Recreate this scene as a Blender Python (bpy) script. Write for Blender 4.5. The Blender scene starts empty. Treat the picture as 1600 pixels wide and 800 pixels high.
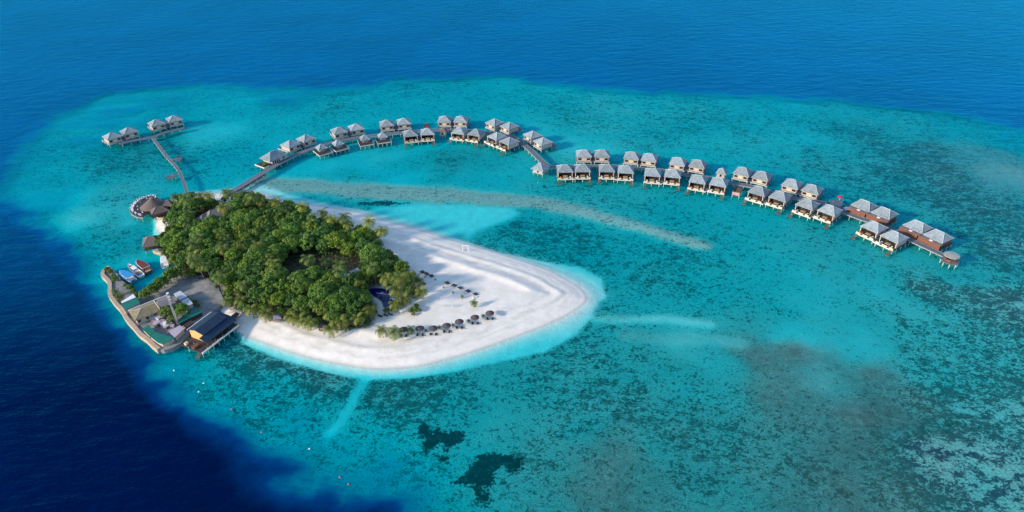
import bpy, math, random
import numpy as np
from mathutils import Vector, Matrix
random.seed(7); RNG = np.random.RandomState(7)
PI = math.pi
SC = bpy.context.scene
COL = SC.collection

# ------------------------------------------------------------------ camera
CAM_H = 170.0; PITCH = math.radians(33.3); ROLL = math.radians(-1.3); FPX = 1067.0
fw = Vector((0, math.cos(PITCH), -math.sin(PITCH)))
r0 = Vector((1, 0, 0)); u0 = Vector((0, math.sin(PITCH), math.cos(PITCH)))
rt = r0*math.cos(ROLL) + u0*math.sin(ROLL)
up = u0*math.cos(ROLL) - r0*math.sin(ROLL)
cam_d = bpy.data.cameras.new('camera'); cam = bpy.data.objects.new('camera', cam_d); COL.objects.link(cam)
M = Matrix.Identity(4)
for i in range(3):
    M[i][0] = rt[i]; M[i][1] = up[i]; M[i][2] = -fw[i]
M[2][3] = CAM_H
cam.matrix_world = M
cam_d.sensor_width = 36; cam_d.lens = FPX/1600*36; cam_d.clip_end = 80000; cam_d.clip_start = 1
SC.camera = cam

# ------------------------------------------------------------------ sky, sun, exposure
SUN_EL = math.radians(21.0)
SUN_DIR = Vector((-0.90, -0.44, 0)).normalized()*math.cos(SUN_EL) + Vector((0, 0, math.sin(SUN_EL)))
w = bpy.data.worlds.new('World'); SC.world = w; w.use_nodes = True
nt = w.node_tree; bg = nt.nodes['Background']
sky = nt.nodes.new('ShaderNodeTexSky'); sky.sky_type = 'NISHITA'; sky.sun_disc = False
sky.sun_elevation = SUN_EL; sky.sun_rotation = math.atan2(SUN_DIR.x, SUN_DIR.y)
sky.air_density = 1.0; sky.dust_density = 0.4; sky.ozone_density = 2.5
nt.links.new(sky.outputs[0], bg.inputs[0]); bg.inputs[1].default_value = 0.15
sl = bpy.data.lights.new('sun', 'SUN'); sl.energy = 2.8; sl.angle = math.radians(5); sl.color = (1.0, 0.86, 0.70)
so = bpy.data.objects.new('sun', sl); COL.objects.link(so)
so.rotation_euler = (-SUN_DIR).to_track_quat('-Z', 'Y').to_euler()
vs = SC.view_settings; vs.view_transform = 'Standard'; vs.look = 'None'; vs.gamma = 1; vs.exposure = 0.98
SC.cycles.max_bounces = 6; SC.cycles.transparent_max_bounces = 8; SC.cycles.diffuse_bounces = 2
SC.cycles.glossy_bounces = 2; SC.cycles.use_denoising = True
SC.cycles.caustics_reflective = False; SC.cycles.caustics_refractive = False

def at(x, y, z=0.0):
    """where the sight line through photo pixel (x, y) meets height z"""
    d = fw + rt*((x-800)/FPX) + up*((400-y)/FPX)
    t = (z-CAM_H)/d.z
    return Vector((d.x*t, d.y*t, z))
def topx(P):
    q = np.asarray(P) - np.array([0, 0, CAM_H])
    zz = q@np.array(fw); zz = np.maximum(zz, 1.0)
    return 800 + FPX*(q@np.array(rt))/zz, 400 - FPX*(q@np.array(up))/zz
def yaw_px(x, y, dx, dy, z):
    a = at(x, y, z); b = at(x+dx, y+dy, z); return math.atan2(b.y-a.y, b.x-a.x)

# ------------------------------------------------------------------ materials
MATS = {}
def mat(name, col, rough=.8, var=.12, scale=1.5, bump=0.0, col2=None, spec=.3, stripes=None, metallic=0.0, objcol=False, weather=0.0):
    m = bpy.data.materials.new(name); m.use_nodes = True; n = m.node_tree.nodes; l = m.node_tree.links
    b = n['Principled BSDF']; b.inputs['Roughness'].default_value = rough
    b.inputs['Specular IOR Level'].default_value = spec; b.inputs['Metallic'].default_value = metallic
    tc = n.new('ShaderNodeTexCoord')
    no = n.new('ShaderNodeTexNoise'); no.inputs['Scale'].default_value = scale; no.inputs['Detail'].default_value = 5
    no.inputs['Roughness'].default_value = .65
    l.new(tc.outputs['Object'], no.inputs['Vector'])
    mr = n.new('ShaderNodeMapRange'); mr.inputs['From Min'].default_value = .3; mr.inputs['From Max'].default_value = .7
    l.new(no.outputs[0], mr.inputs[0])
    mx = n.new('ShaderNodeMix'); mx.data_type = 'RGBA'; l.new(mr.outputs[0], mx.inputs[0])
    c1 = [max(0, c*(1-var)) for c in col]; c2 = col2 or [min(1, c*(1+var)) for c in col]
    mx.inputs[6].default_value = (*c1, 1); mx.inputs[7].default_value = (*c2, 1)
    out = mx.outputs[2]
    if stripes:
        sx = n.new('ShaderNodeTexWave'); sx.wave_type = 'BANDS'; sx.bands_direction = stripes[0]
        sx.inputs['Scale'].default_value = stripes[1]; sx.inputs['Distortion'].default_value = .6
        l.new(tc.outputs['Object'], sx.inputs['Vector'])
        m2 = n.new('ShaderNodeMix'); m2.data_type = 'RGBA'; m2.blend_type = 'MULTIPLY'; m2.inputs[0].default_value = stripes[2]
        l.new(out, m2.inputs[6]); l.new(sx.outputs[0], m2.inputs[7]); out = m2.outputs[2]
    if objcol:
        oi = n.new('ShaderNodeObjectInfo')
        m3 = n.new('ShaderNodeMix'); m3.data_type = 'RGBA'; m3.blend_type = 'MULTIPLY'; m3.inputs[0].default_value = 1
        l.new(out, m3.inputs[6]); l.new(oi.outputs['Color'], m3.inputs[7]); out = m3.outputs[2]
    if weather:                      # every roof has its own age, and stains larger than the thatch pattern
        oi = n.new('ShaderNodeObjectInfo'); ge = n.new('ShaderNodeNewGeometry')
        n2 = n.new('ShaderNodeTexNoise'); n2.inputs['Scale'].default_value = .45; n2.inputs['Detail'].default_value = 3; l.new(ge.outputs['Position'], n2.inputs['Vector'])
        a1 = n.new('ShaderNodeMath'); a1.operation = 'MULTIPLY_ADD'; a1.inputs[1].default_value = weather; a1.inputs[2].default_value = 1-weather*.8; l.new(oi.outputs['Random'], a1.inputs[0])
        a2 = n.new('ShaderNodeMath'); a2.operation = 'MULTIPLY_ADD'; a2.inputs[1].default_value = weather*2.2; a2.inputs[2].default_value = 1-weather*1.1; l.new(n2.outputs[0], a2.inputs[0])
        a3 = n.new('ShaderNodeMath'); a3.operation = 'MULTIPLY'; l.new(a1.outputs[0], a3.inputs[0]); l.new(a2.outputs[0], a3.inputs[1])
        sv = n.new('ShaderNodeVectorMath'); sv.operation = 'SCALE'; l.new(out, sv.inputs[0]); l.new(a3.outputs[0], sv.inputs['Scale']); out = sv.outputs[0]
    l.new(out, b.inputs['Base Color'])
    if bump:
        bp = n.new('ShaderNodeBump'); bp.inputs['Strength'].default_value = bump; bp.inputs['Distance'].default_value = .1
        l.new(no.outputs[0], bp.inputs['Height']); l.new(bp.outputs[0], b.inputs['Normal'])
    MATS[name] = m; return m
thatch   = mat('grey_thatch', (.29, .345, .37), .9, .45, 2.2, .6, stripes=('Z', 3.2, .3), weather=.32)
thatchcap= mat('thatch_cap', (.40, .45, .48), .9, .15, 3)
brownth  = mat('brown_thatch', (.165, .125, .11), .95, .3, 1.8, .6, stripes=('Z', 3.0, .25))
brownhip = mat('brown_thatch_hip', (.28, .24, .22), .95, .15, 2)
cream    = mat('cream_wall', (.46, .39, .33), .8, .1, 2)
creamd   = mat('cream_beam', (.58, .48, .33), .8, .1, 2)
redwood  = mat('red_brown_boards', (.21, .085, .05), .7, .25, 2.5, .2, stripes=('X', 2.6, .3))
darkdeck = mat('dark_deck_boards', (.055, .048, .052), .6, .3, 2.5, stripes=('X', 2.6, .25))
bluedeck = mat('weathered_deck_boards', (.10, .13, .17), .7, .25, 1.5, stripes=('X', 2.6, .2))
jetw     = mat('jetty_boards', (.13, .145, .17), .8, .22, 1.2)
jetedge  = mat('jetty_edge', (.27, .27, .29), .8, .15, 2)
stilt_m  = mat('white_concrete', (.48, .46, .41), .8, .12, 3, col2=(.60, .58, .52))
glass_m  = mat('dark_glass', (.02, .018, .018), .12, .3, 2, spec=.6)
wood     = mat('brown_wood', (.15, .085, .05), .7, .3, 3)
lightwood= mat('light_wood', (.42, .30, .18), .7, .2, 3)
whitep   = mat('white_paint', (.78, .78, .76), .4, .06, 2)
whitecl  = mat('white_cloth', (.76, .76, .74), .8, .08, 4)
bluecv   = mat('blue_canvas', (.03, .27, .58), .6, .2, 1.5)
redcv    = mat('maroon_canvas', (.16, .035, .03), .7, .3, 2)
greenrf  = mat('green_sheet_roof', (.01, .17, .12), .5, .18, .8, stripes=('X', 1.6, .15))
tanrf    = mat('tan_roof', (.25, .21, .12), .85, .3, .8, .3, stripes=('Y', 1.5, .2))
greyrf   = mat('grey_roof', (.22, .19, .19), .85, .2, 1, stripes=('Y', 1.5, .2))
pinkrf   = mat('pale_mauve_roof', (.42, .36, .42), .7, .15, .8)
ribrf    = mat('white_ribbed_roof', (.62, .66, .68), .5, .12, 1, stripes=('X', 1.9, .45))
slaterf  = mat('dark_slate_roof', (.018, .042, .078), .6, .25, .7, .2, stripes=('Y', 1.2, .2))
yellow   = mat('yellow_wall', (.62, .38, .14), .8, .1, 1)
seaw     = mat('seawall_stone', (.44, .33, .24), .9, .25, 1.2, .4)
conc     = mat('yard_concrete', (.20, .21, .21), .9, .22, .3, .2, col2=(.38, .37, .34), weather=.25)
lagoonrf = mat('octagon_roof', (.30, .32, .30), .9, .15, 1)
bark     = mat('tree_bark', (.16, .12, .09), .95, .3, 3)
palmbark = mat('palm_bark', (.22, .19, .16), .95, .25, 4)
poolw    = mat('pool_water', (.003, .010, .11), .08, .3, .6, spec=.5)
darkth   = mat('dark_parasol_thatch', (.085, .065, .07), .95, .35, 5, .4)
darkfab  = mat('dark_fabric', (.03, .028, .032), .9, .2, 3)
redfab   = mat('red_fabric', (.42, .03, .08), .7, .2, 3)
orange   = mat('orange_plastic', (.60, .12, .03), .5, .1, 3)
rope     = mat('net_rope', (.5, .5, .47), .9, .1, 3)
steel    = mat('galvanised_steel', (.55, .56, .56), .5, .1, 3, metallic=.3)
junk     = mat('rusty_pink_metal', (.42, .27, .24), .8, .35, .7)

def leafmat(name, col, objcol=True, tl=.25):
    m = bpy.data.materials.new(name); m.use_nodes = True; n = m.node_tree.nodes; l = m.node_tree.links
    b = n['Principled BSDF']; b.inputs['Roughness'].default_value = .55; b.inputs['Specular IOR Level'].default_value = .25
    geo = n.new('ShaderNodeNewGeometry'); tc = n.new('ShaderNodeTexCoord')
    no = n.new('ShaderNodeTexNoise'); no.inputs['Scale'].default_value = .55; no.inputs['Detail'].default_value = 2
    l.new(tc.outputs['Object'], no.inputs['Vector'])
    ad = n.new('ShaderNodeMath'); ad.operation = 'MULTIPLY_ADD'; ad.inputs[1].default_value = .7
    sb = n.new('ShaderNodeMath'); sb.operation = 'MULTIPLY_ADD'; sb.inputs[1].default_value = 1.4; sb.inputs[2].default_value = -.5
    l.new(no.outputs[0], sb.inputs[0]); l.new(geo.outputs['Random Per Island'], ad.inputs[0]); l.new(sb.outputs[0], ad.inputs[2])
    rp = n.new('ShaderNodeValToRGB')
    r, g, bl = col
    rp.color_ramp.elements[0].position = 0; rp.color_ramp.elements[0].color = (r*.5, g*.62, bl*.8, 1)
    rp.color_ramp.elements[1].position = 1; rp.color_ramp.elements[1].color = (r*1.7, g*1.5, bl*1.0, 1)
    l.new(ad.outputs[0], rp.inputs[0])
    out = rp.outputs[0]
    if objcol:
        oi = n.new('ShaderNodeObjectInfo'); m3 = n.new('ShaderNodeMix'); m3.data_type = 'RGBA'; m3.blend_type = 'MULTIPLY'
        m3.inputs[0].default_value = 1; l.new(out, m3.inputs[6]); l.new(oi.outputs['Color'], m3.inputs[7]); out = m3.outputs[2]
    l.new(out, b.inputs['Base Color'])
    if tl:
        t = n.new('ShaderNodeBsdfTranslucent'); l.new(out, t.inputs['Color'])
        ms = n.new('ShaderNodeMixShader'); ms.inputs[0].default_value = tl
        l.new(b.outputs[0], ms.inputs[1]); l.new(t.outputs[0], ms.inputs[2]); l.new(ms.outputs[0], n['Material Output'].inputs['Surface'])
    MATS[name] = m; return m
leaf = leafmat('leaf', (.115, .215, .042))
palmleaf = leafmat('palm_leaf', (.105, .155, .045))
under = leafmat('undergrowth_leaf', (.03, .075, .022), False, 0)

# ------------------------------------------------------------------ mesh helpers
class MB:
    def __init__(s): s.v = []; s.f = []; s.m = []
    def add(s, vs, fs, mi=0):
        o = len(s.v); s.v += [tuple(v) for v in vs]; s.f += [tuple(i+o for i in f) for f in fs]; s.m += [mi]*len(fs); return s
    def box(s, x0, x1, y0, y1, z0, z1, mi=0):
        return s.add([(x0,y0,z0),(x1,y0,z0),(x1,y1,z0),(x0,y1,z0),(x0,y0,z1),(x1,y0,z1),(x1,y1,z1),(x0,y1,z1)],
                     [(0,3,2,1),(4,5,6,7),(0,1,5,4),(1,2,6,5),(2,3,7,6),(3,0,4,7)], mi)
    def prism(s, poly, z0, z1, mi=0):
        a = sum(poly[i][0]*poly[(i+1) % len(poly)][1]-poly[(i+1) % len(poly)][0]*poly[i][1] for i in range(len(poly)))
        if a < 0: poly = poly[::-1]
        n = len(poly)
        vs = [(p[0], p[1], z0) for p in poly]+[(p[0], p[1], z1) for p in poly]
        return s.add(vs, [tuple(range(n))[::-1], tuple(range(n, 2*n))]+[(i, (i+1) % n, (i+1) % n+n, i+n) for i in range(n)], mi)
    def tube(s, pts, rads, n=6, cap=True, mi=0):
        pts = [Vector(p) for p in pts]
        if not isinstance(rads, (list, tuple)): rads = [rads]*len(pts)
        vs = []
        for i, p in enumerate(pts):
            d = (pts[min(i+1, len(pts)-1)]-pts[max(i-1, 0)]).normalized()
            a = d.orthogonal().normalized() if abs(d.z) < .9 else (Vector((1, 0, 0))-d*d.x).normalized()
            b = d.cross(a)
            for k in range(n):
                t = 2*PI*k/n; vs.append(p+a*math.cos(t)*rads[i]+b*math.sin(t)*rads[i])
        fs = [(i*n+k, i*n+(k+1) % n, (i+1)*n+(k+1) % n, (i+1)*n+k) for i in range(len(pts)-1) for k in range(n)]
        if cap: fs += [tuple(range(n))[::-1], tuple(range((len(pts)-1)*n, len(pts)*n))]
        return s.add(vs, fs, mi)
    def lathe(s, prof, n=12, c=(0, 0), sx=1, sy=1, mi=0):
        vs = [(c[0]+r*math.cos(2*PI*k/n)*sx, c[1]+r*math.sin(2*PI*k/n)*sy, z) for r, z in prof for k in range(n)]
        fs = [(i*n+k, i*n+(k+1) % n, (i+1)*n+(k+1) % n, (i+1)*n+k) for i in range(len(prof)-1) for k in range(n)]
        return s.add(vs, fs, mi)
    def hip(s, hx, hy, ze, zr, ridge, th=.22, flare=.0, cx=0, cy=0, mi=0):
        """hipped roof, ridge half length along x; a little concave"""
        def ring(f, z):
            ax = ridge+(hx-ridge)*f; ay = hy*f
            return [(cx-ax, cy-ay, z), (cx+ax, cy-ay, z), (cx+ax, cy+ay, z), (cx-ax, cy+ay, z)]
        vs = ring(1, ze-th)+ring(1, ze)+ring(.55, ze+(zr-ze)*(.45-flare))
        vs += [(cx-ridge, cy, zr), (cx+ridge, cy, zr)]
        fs = [(3, 2, 1, 0)]
        for b in (0, 4): fs += [(b+i, b+(i+1) % 4, b+4+(i+1) % 4, b+4+i) for i in range(4)]
        fs += [(8, 9, 13, 12), (9, 10, 13), (10, 11, 12, 13), (11, 8, 12)]
        return s.add(vs, fs, mi)
    def hipcaps(s, hx, hy, ze, zr, ridge, flare=.0, r=.13, mi=0, cx=0, cy=0):
        for sx in (-1, 1):
            for sy in (-1, 1):
                s.tube([(cx+sx*hx, cy+sy*hy, ze+.02), (cx+sx*(ridge+(hx-ridge)*.55), cy+sy*hy*.55, ze+(zr-ze)*(.45-flare)+.02), (cx+sx*ridge, cy, zr+.03)], r, 4, mi=mi)
        if ridge > .2: s.tube([(cx-ridge, cy, zr+.03), (cx+ridge, cy, zr+.03)], r, 4, mi=mi)
        return s
    def mesh(s, name, mats):
        me = bpy.data.meshes.new(name); me.from_pydata(s.v, [], s.f)
        if not isinstance(mats, (list, tuple)): mats = [mats]
        for m in mats: me.materials.append(m)
        me.polygons.foreach_set('material_index', s.m); me.update(); return me
    def build(s, name, mats, parent=None, smooth=False):
        o = bpy.data.objects.new(name, s.mesh(name, mats)); COL.objects.link(o); o.parent = parent
        if smooth:
            for p in o.data.polygons: p.use_smooth = True
        return o
def tag(o, label=None, cat=None, group=None, kind=None):
    if label: o['label'] = label
    if cat: o['category'] = cat
    if group: o['group'] = group
    if kind: o['kind'] = kind
    return o
def thing(name, loc=(0, 0, 0), rz=0, label=None, cat=None, group=None):
    o = bpy.data.objects.new(name, None); COL.objects.link(o); o.empty_display_size = .5
    o.location = loc; o.rotation_euler = (0, 0, rz); return tag(o, label, cat, group)
KIDS = {}
def copy_tree(o, parent=None):
    c = o.copy(); COL.objects.link(c)
    if parent: c.parent = parent
    for ch in list(o.children): copy_tree(ch, c)
    return c
def ordn(i): return ['first','second','third','fourth','fifth','sixth','seventh','eighth','ninth','tenth','eleventh','twelfth','thirteenth','fourteenth','fifteenth','sixteenth','seventeenth','eighteenth','nineteenth','twentieth','twenty-first','twenty-second','twenty-third','twenty-fourth','twenty-fifth','twenty-sixth','twenty-seventh','twenty-eighth'][i]
class Proto:
    """first use moves the built thing itself, later uses copy it with all its parts"""
    def __init__(s, root): s.root = root; s.used = False
    def put(s, loc, rz, label, cat=None, group=None, sc=None):
        o = copy_tree(s.root) if s.used else s.root
        s.used = True
        o.location = loc; o.rotation_euler = (0, 0, rz)
        if sc: o.scale = (sc, sc, sc)
        tag(o, label, cat, group); return o

# ------------------------------------------------------------------ fields (polygons given along the photographed outlines, projected on the ground)
def ground(poly, z=0): return [tuple(at(x, y, z))[:2] for x, y in poly]
def sdf(X, Y, poly):
    """signed distance to polygon, positive inside"""
    d = np.full(X.shape, 1e9); ins = np.zeros(X.shape, bool); n = len(poly)
    for i in range(n):
        ax, ay = poly[i]; bx, by = poly[(i+1) % n]
        dx, dy = bx-ax, by-ay; L = dx*dx+dy*dy+1e-9
        t = np.clip(((X-ax)*dx+(Y-ay)*dy)/L, 0, 1)
        d = np.minimum(d, np.hypot(X-ax-t*dx, Y-ay-t*dy))
        c = ((ay > Y) != (by > Y)) & (X < (bx-ax)*(Y-ay)/((by-ay) if abs(by-ay) > 1e-9 else 1e-9)+ax)
        ins ^= c
    return np.where(ins, d, -d)
def linedist(X, Y, pts):
    d = np.full(X.shape, 1e9)
    for i in range(len(pts)-1):
        ax, ay = pts[i]; bx, by = pts[i+1]; dx, dy = bx-ax, by-ay; L = dx*dx+dy*dy+1e-9
        t = np.clip(((X-ax)*dx+(Y-ay)*dy)/L, 0, 1); d = np.minimum(d, np.hypot(X-ax-t*dx, Y-ay-t*dy))
    return d
_NG = RNG.rand(256, 256)
def vnoise(X, Y, s, ox=0):
    x = X/s+ox*17.3; y = Y/s+ox*9.1; xi = np.floor(x).astype(int); yi = np.floor(y).astype(int); fx = x-xi; fy = y-yi
    fx = fx*fx*(3-2*fx); fy = fy*fy*(3-2*fy)
    g = lambda a, b: _NG[a % 256, b % 256]
    return (g(xi, yi)*(1-fx)+g(xi+1, yi)*fx)*(1-fy)+(g(xi, yi+1)*(1-fx)+g(xi+1, yi+1)*fx)*fy
def fbm(X, Y, s, ox=0): return (vnoise(X, Y, s, ox)*.5+vnoise(X, Y, s*.5, ox+1)*.27+vnoise(X, Y, s*.25, ox+2)*.15+vnoise(X, Y, s*.125, ox+3)*.08)-.5
sstep = lambda a, b, x: (lambda t: t*t*(3-2*t))(np.clip((x-a)/(b-a), 0, 1))

def smooth_closed(pts, k=4):
    n = len(pts); out = []
    for i in range(n):
        p0, p1, p2, p3 = [np.array(pts[(i+j-1) % n], float) for j in range(4)]
        for t in np.linspace(0, 1, k, endpoint=False):
            out.append(tuple(.5*((2*p1)+(-p0+p2)*t+(2*p0-5*p1+4*p2-p3)*t*t+(-p0+3*p1-3*p2+p3)*t**3)))
    return out
def smooth_open(pts, k=6):
    pts = [np.array(p, float) for p in pts]; P = [pts[0]]+pts+[pts[-1]]; out = []
    for i in range(1, len(P)-2):
        p0, p1, p2, p3 = P[i-1:i+3]
        for t in np.linspace(0, 1, k, endpoint=False):
            out.append(tuple(.5*((2*p1)+(-p0+p2)*t+(2*p0-5*p1+4*p2-p3)*t*t+(-p0+3*p1-3*p2+p3)*t**3)))
    out.append(tuple(pts[-1])); return out

SHORE_PX = [(356,512),(400,530),(450,548),(500,562),(560,573),(600,576),(650,572),(700,560),(750,545),(800,527),(850,508),(890,489),(912,473),(914,462),(905,450),(880,435),(850,420),(800,403),(750,388),(700,374),(650,358),(600,345),(560,332),(500,322),(450,314),(420,306),(400,300),(380,298),(350,302),(330,303),(300,303),(285,308),(262,318),(250,324),(243,330),(246,338),(244,346),(243,356),(250,364),(252,368),(246,376),(246,388),(256,396),(270,399),(275,408),(270,420),(262,430),(290,440),(330,470),(345,488)]
SHORE = ground(smooth_closed(SHORE_PX, 3))
QUAY_PX = [(163,423),(170,417),(177,420),(184,429),(189,437),(202,446),(214,457),(222,464),(240,450),(258,435),(268,426),(290,424),(318,430),(340,447),(350,468),(345,478),(322,492),(301,510),(293.5,524),(283,536),(269.5,543.5),(256,547),(248.5,546),(241,540.5),(232,531.5),(220,522.5),(209.5,510.5),(199,498.5),(190,483.5),(182,475),(176,467),(172,460),(172,444),(168,437),(161,430)]
QUAY = ground(QUAY_PX, 1.6)
REEF_PX = [(15,300),(30,262),(60,215),(100,178),(160,152),(250,140),(330,137),(400,142),(450,146),(520,146),(600,136),(680,126),(760,124),(840,132),(920,143),(1000,148),(1100,152),(1200,157),(1300,162),(1400,172),(1500,186),(1600,206),(1800,250),(2400,500),(2400,1200),(900,1200),(760,880),(700,825),(672,803),(622,764),(560,746),(470,708),(410,674),(345,640),(283,592),(235,550),(215,520),(195,500),(178,480),(165,455),(150,428),(130,400),(100,365),(60,335),(25,315)]
REEF = ground(smooth_closed(REEF_PX[:22], 3)[:-6])
REEF = ground(REEF_PX)
HALO_PX = [(380,535),(420,552),(470,570),(520,582),(580,591),(640,589),(700,580),(780,564),(850,549),(900,520),(925,490),(936,470),(950,462),(944,452),(938,432),(910,416),(850,406),(780,392),(740,378),(700,366),(640,343),(600,334),(560,325),(500,314),(440,300),(405,286),(340,294),(290,300),(250,318),(238,340),(240,350),(238,370),(240,392),(262,405),(266,420),(300,430),(350,480)]
HALO = ground(HALO_PX)
LAG = ground([(585,325),(640,318),(720,320),(790,325),(806,334),(790,345),(752,358),(736,368),(700,366),(660,352),(610,335)])
TONGUE = ground([(400,288),(470,290),(540,296),(600,300),(680,302),(750,308),(850,318),(920,333),(990,352),(1050,368),(1100,382)])
TONGUE2 = ground([(930,497),(980,500),(1040,496),(1110,503)])
TONGUE3 = ground([(975,524),(1040,528),(1110,528),(1160,534)])
STRIPE = ground([(570,590),(556,612),(545,635),(530,658),(512,676)])
WEED1 = [ground(p) for p in ([(651,657),(658,657),(672,668),(696,674),(702,668),(722,669),(729,680),(715,690),(706,698),(696,694),(690,684),(682,690),(676,700),(670,708),(657,696),(664,684),(652,676)],
      [(678,706),(690,704),(703,710),(700,716),(684,716)],
      [(742,716),(752,708),(790,707),(812,711),(819,722),(812,732),(798,735),(786,724),(776,728),(774,742),(766,754),(757,762),(768,782),(748,786),(740,768),(736,757),(722,754),(710,750),(711,740),(732,736)])]
DARKLINE = ground([(560,317),(600,319),(640,314),(560,312)])
CP = np.array([(60,290,3.5,.35,.1),(100,230,5,.4,.1),(60,320,5,.3,0),(120,330,2.5,.25,0),(105,342,1.3,.1,0),(180,260,3,.4,.2),(170,310,2.4,.35,.1),(170,360,3,.5,.2),(190,345,2,.2,0),(150,400,4,.4,0),(220,400,3,.1,0),(200,390,3.5,.5,.2),(240,420,4.5,0,0),(250,445,4,0,0),(215,445,5,0,0),
(250,160,5,.3,0),(150,180,6,.3,.1),(230,230,3.5,.35,.3),(330,210,2.0,.2,0),(360,170,3,.3,0),(300,260,3,.3,.1),(330,280,3,.2,0),(380,240,3,.3,0),(450,150,5,.35,0),(450,180,2.6,.35,0),(520,170,2.4,.4,0),(600,150,4,.3,0),(600,165,3,.35,0),(700,150,3.5,.3,0),(650,230,3,.2,0),(560,250,2.8,.2,.1),(480,270,2.6,.15,0),(700,260,2.8,.4,.3),(760,280,2.8,.3,.1),(800,160,3,.25,0),(900,170,2.6,.3,.1),(850,200,2.4,.2,0),(950,210,2.2,.25,0),(1050,200,2.4,.3,.1),(1100,230,2.2,.25,0),(1200,200,2.4,.3,.1),(1250,220,2.2,.25,0),(1300,240,2.4,.4,.2),(1350,200,2.6,.45,.3),(1400,200,2.4,.4,.3),(1450,230,2.4,.5,.5),(1500,200,3.5,.3,.3),(1550,240,2.2,.3,.6),(1580,270,1.6,.2,.6),(1500,270,2.2,.5,.5),(1400,280,2.5,.5,.3),(1590,215,6,.3,.2),(1000,158,3,.3,0),(1200,168,3,.3,.1),(1400,185,3,.3,.2),
(640,280,2.8,.2,0),(820,290,2.6,.3,.1),(900,320,2.8,.35,.1),(1000,330,2.5,.3,.1),(1000,300,2.4,.25,.1),(1100,330,2.5,.3,.1),(1200,340,2.6,.3,.1),(1200,400,2.3,.3,.1),(900,380,3,.55,.2),(1000,400,2.8,.4,.15),(1000,440,2.7,.45,.15),(1100,440,2.4,.3,.1),(1050,480,2.5,.35,.1),(1300,380,2.6,.35,.2),(1350,430,2.2,.36,.1),(1250,470,2.3,.34,.1),(1380,480,2.1,.36,.1),(1450,400,2.8,.3,.2),(1550,330,2.5,.5,.4),(1500,370,2.5,.35,.2),(1580,400,2.6,.5,.3),(1530,430,2.4,.35,.2),(1450,448,1.4,.62,.12),(1550,465,1.5,.62,.12),(1590,490,1.6,.6,.1),(1420,500,1.6,.4,.1),(1500,530,1.5,.56,.1),(1580,560,1.5,.62,.1),(1420,560,1.6,.5,.15),(1410,610,1.6,.5,.6),(1500,620,1.5,.62,.1),(1590,640,1.6,.64,.12),(1450,700,1.5,.6,.3),(1550,740,1.6,.66,.15),(1410,770,1.6,.55,.6),(1590,790,1.7,.68,.2),
(1180,560,2,.3,.8),(1250,562,2,.3,.85),(1350,572,2.2,.3,.85),(1200,620,2,.25,.75),(1290,598,1.8,.2,.5),(1330,640,2,.2,.9),(1385,640,2.2,.3,.9),(1250,660,2,.3,.7),(1330,720,2.2,.3,.8),(1280,760,2.2,.35,.7),(1200,700,2,.28,.5),(1230,790,2.4,.3,.75),(1350,790,2.4,.4,.8),(1120,560,2.2,.3,.2),(1250,528,2,.2,.1),(1350,535,2,.25,.15),
(1100,620,2.2,.35,.25),(1100,510,2.1,.3,.1),(1030,560,2.4,.4,.3),(1100,680,2.3,.38,.4),(1100,760,2.3,.38,.5),(1180,760,2,.28,.55),(1000,620,2.6,.45,.3),(960,705,2.3,.3,.75),(930,770,2.3,.3,.8),(1000,760,2.3,.3,.65),(1020,690,2.4,.35,.4),(900,650,2.5,.4,.3),(860,600,2.8,.5,.3),(900,560,2.8,.5,.25),(980,510,2.8,.5,.2),(950,470,2.9,.5,.2),
(760,620,2.8,.5,.3),(700,620,2.8,.5,.25),(650,620,2.8,.5,.3),(600,640,2.6,.5,.3),(680,650,2.4,.45,.2),(640,700,2.4,.35,.1),(720,700,2.2,.3,.2),(800,680,2.4,.35,.3),(850,720,2.6,.4,.4),(700,750,3.5,.35,.1),(760,790,3,.4,.3),(860,790,2.6,.35,.5),
(500,610,2.8,.6,.3),(450,590,2.6,.6,.25),(400,570,2.6,.55,.25),(370,550,2.4,.5,.2),(330,560,2.2,.25,.1),(300,565,2.6,.3,0),(350,590,3,.35,.1),(420,620,3,.35,.1),(480,650,2.8,.35,.05),(540,690,3,.3,0),(560,660,2.6,.35,.1),(600,710,4,.3,0),(650,750,3.2,.45,0),(380,632,3.5,.4,0),(450,675,4,.4,0),(520,708,4,.42,0),(565,735,4.2,.42,0),(610,790,13,.1,0),(585,765,9,.3,0),(620,745,3.6,.45,0),(280,575,5,.3,0)])
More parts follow.
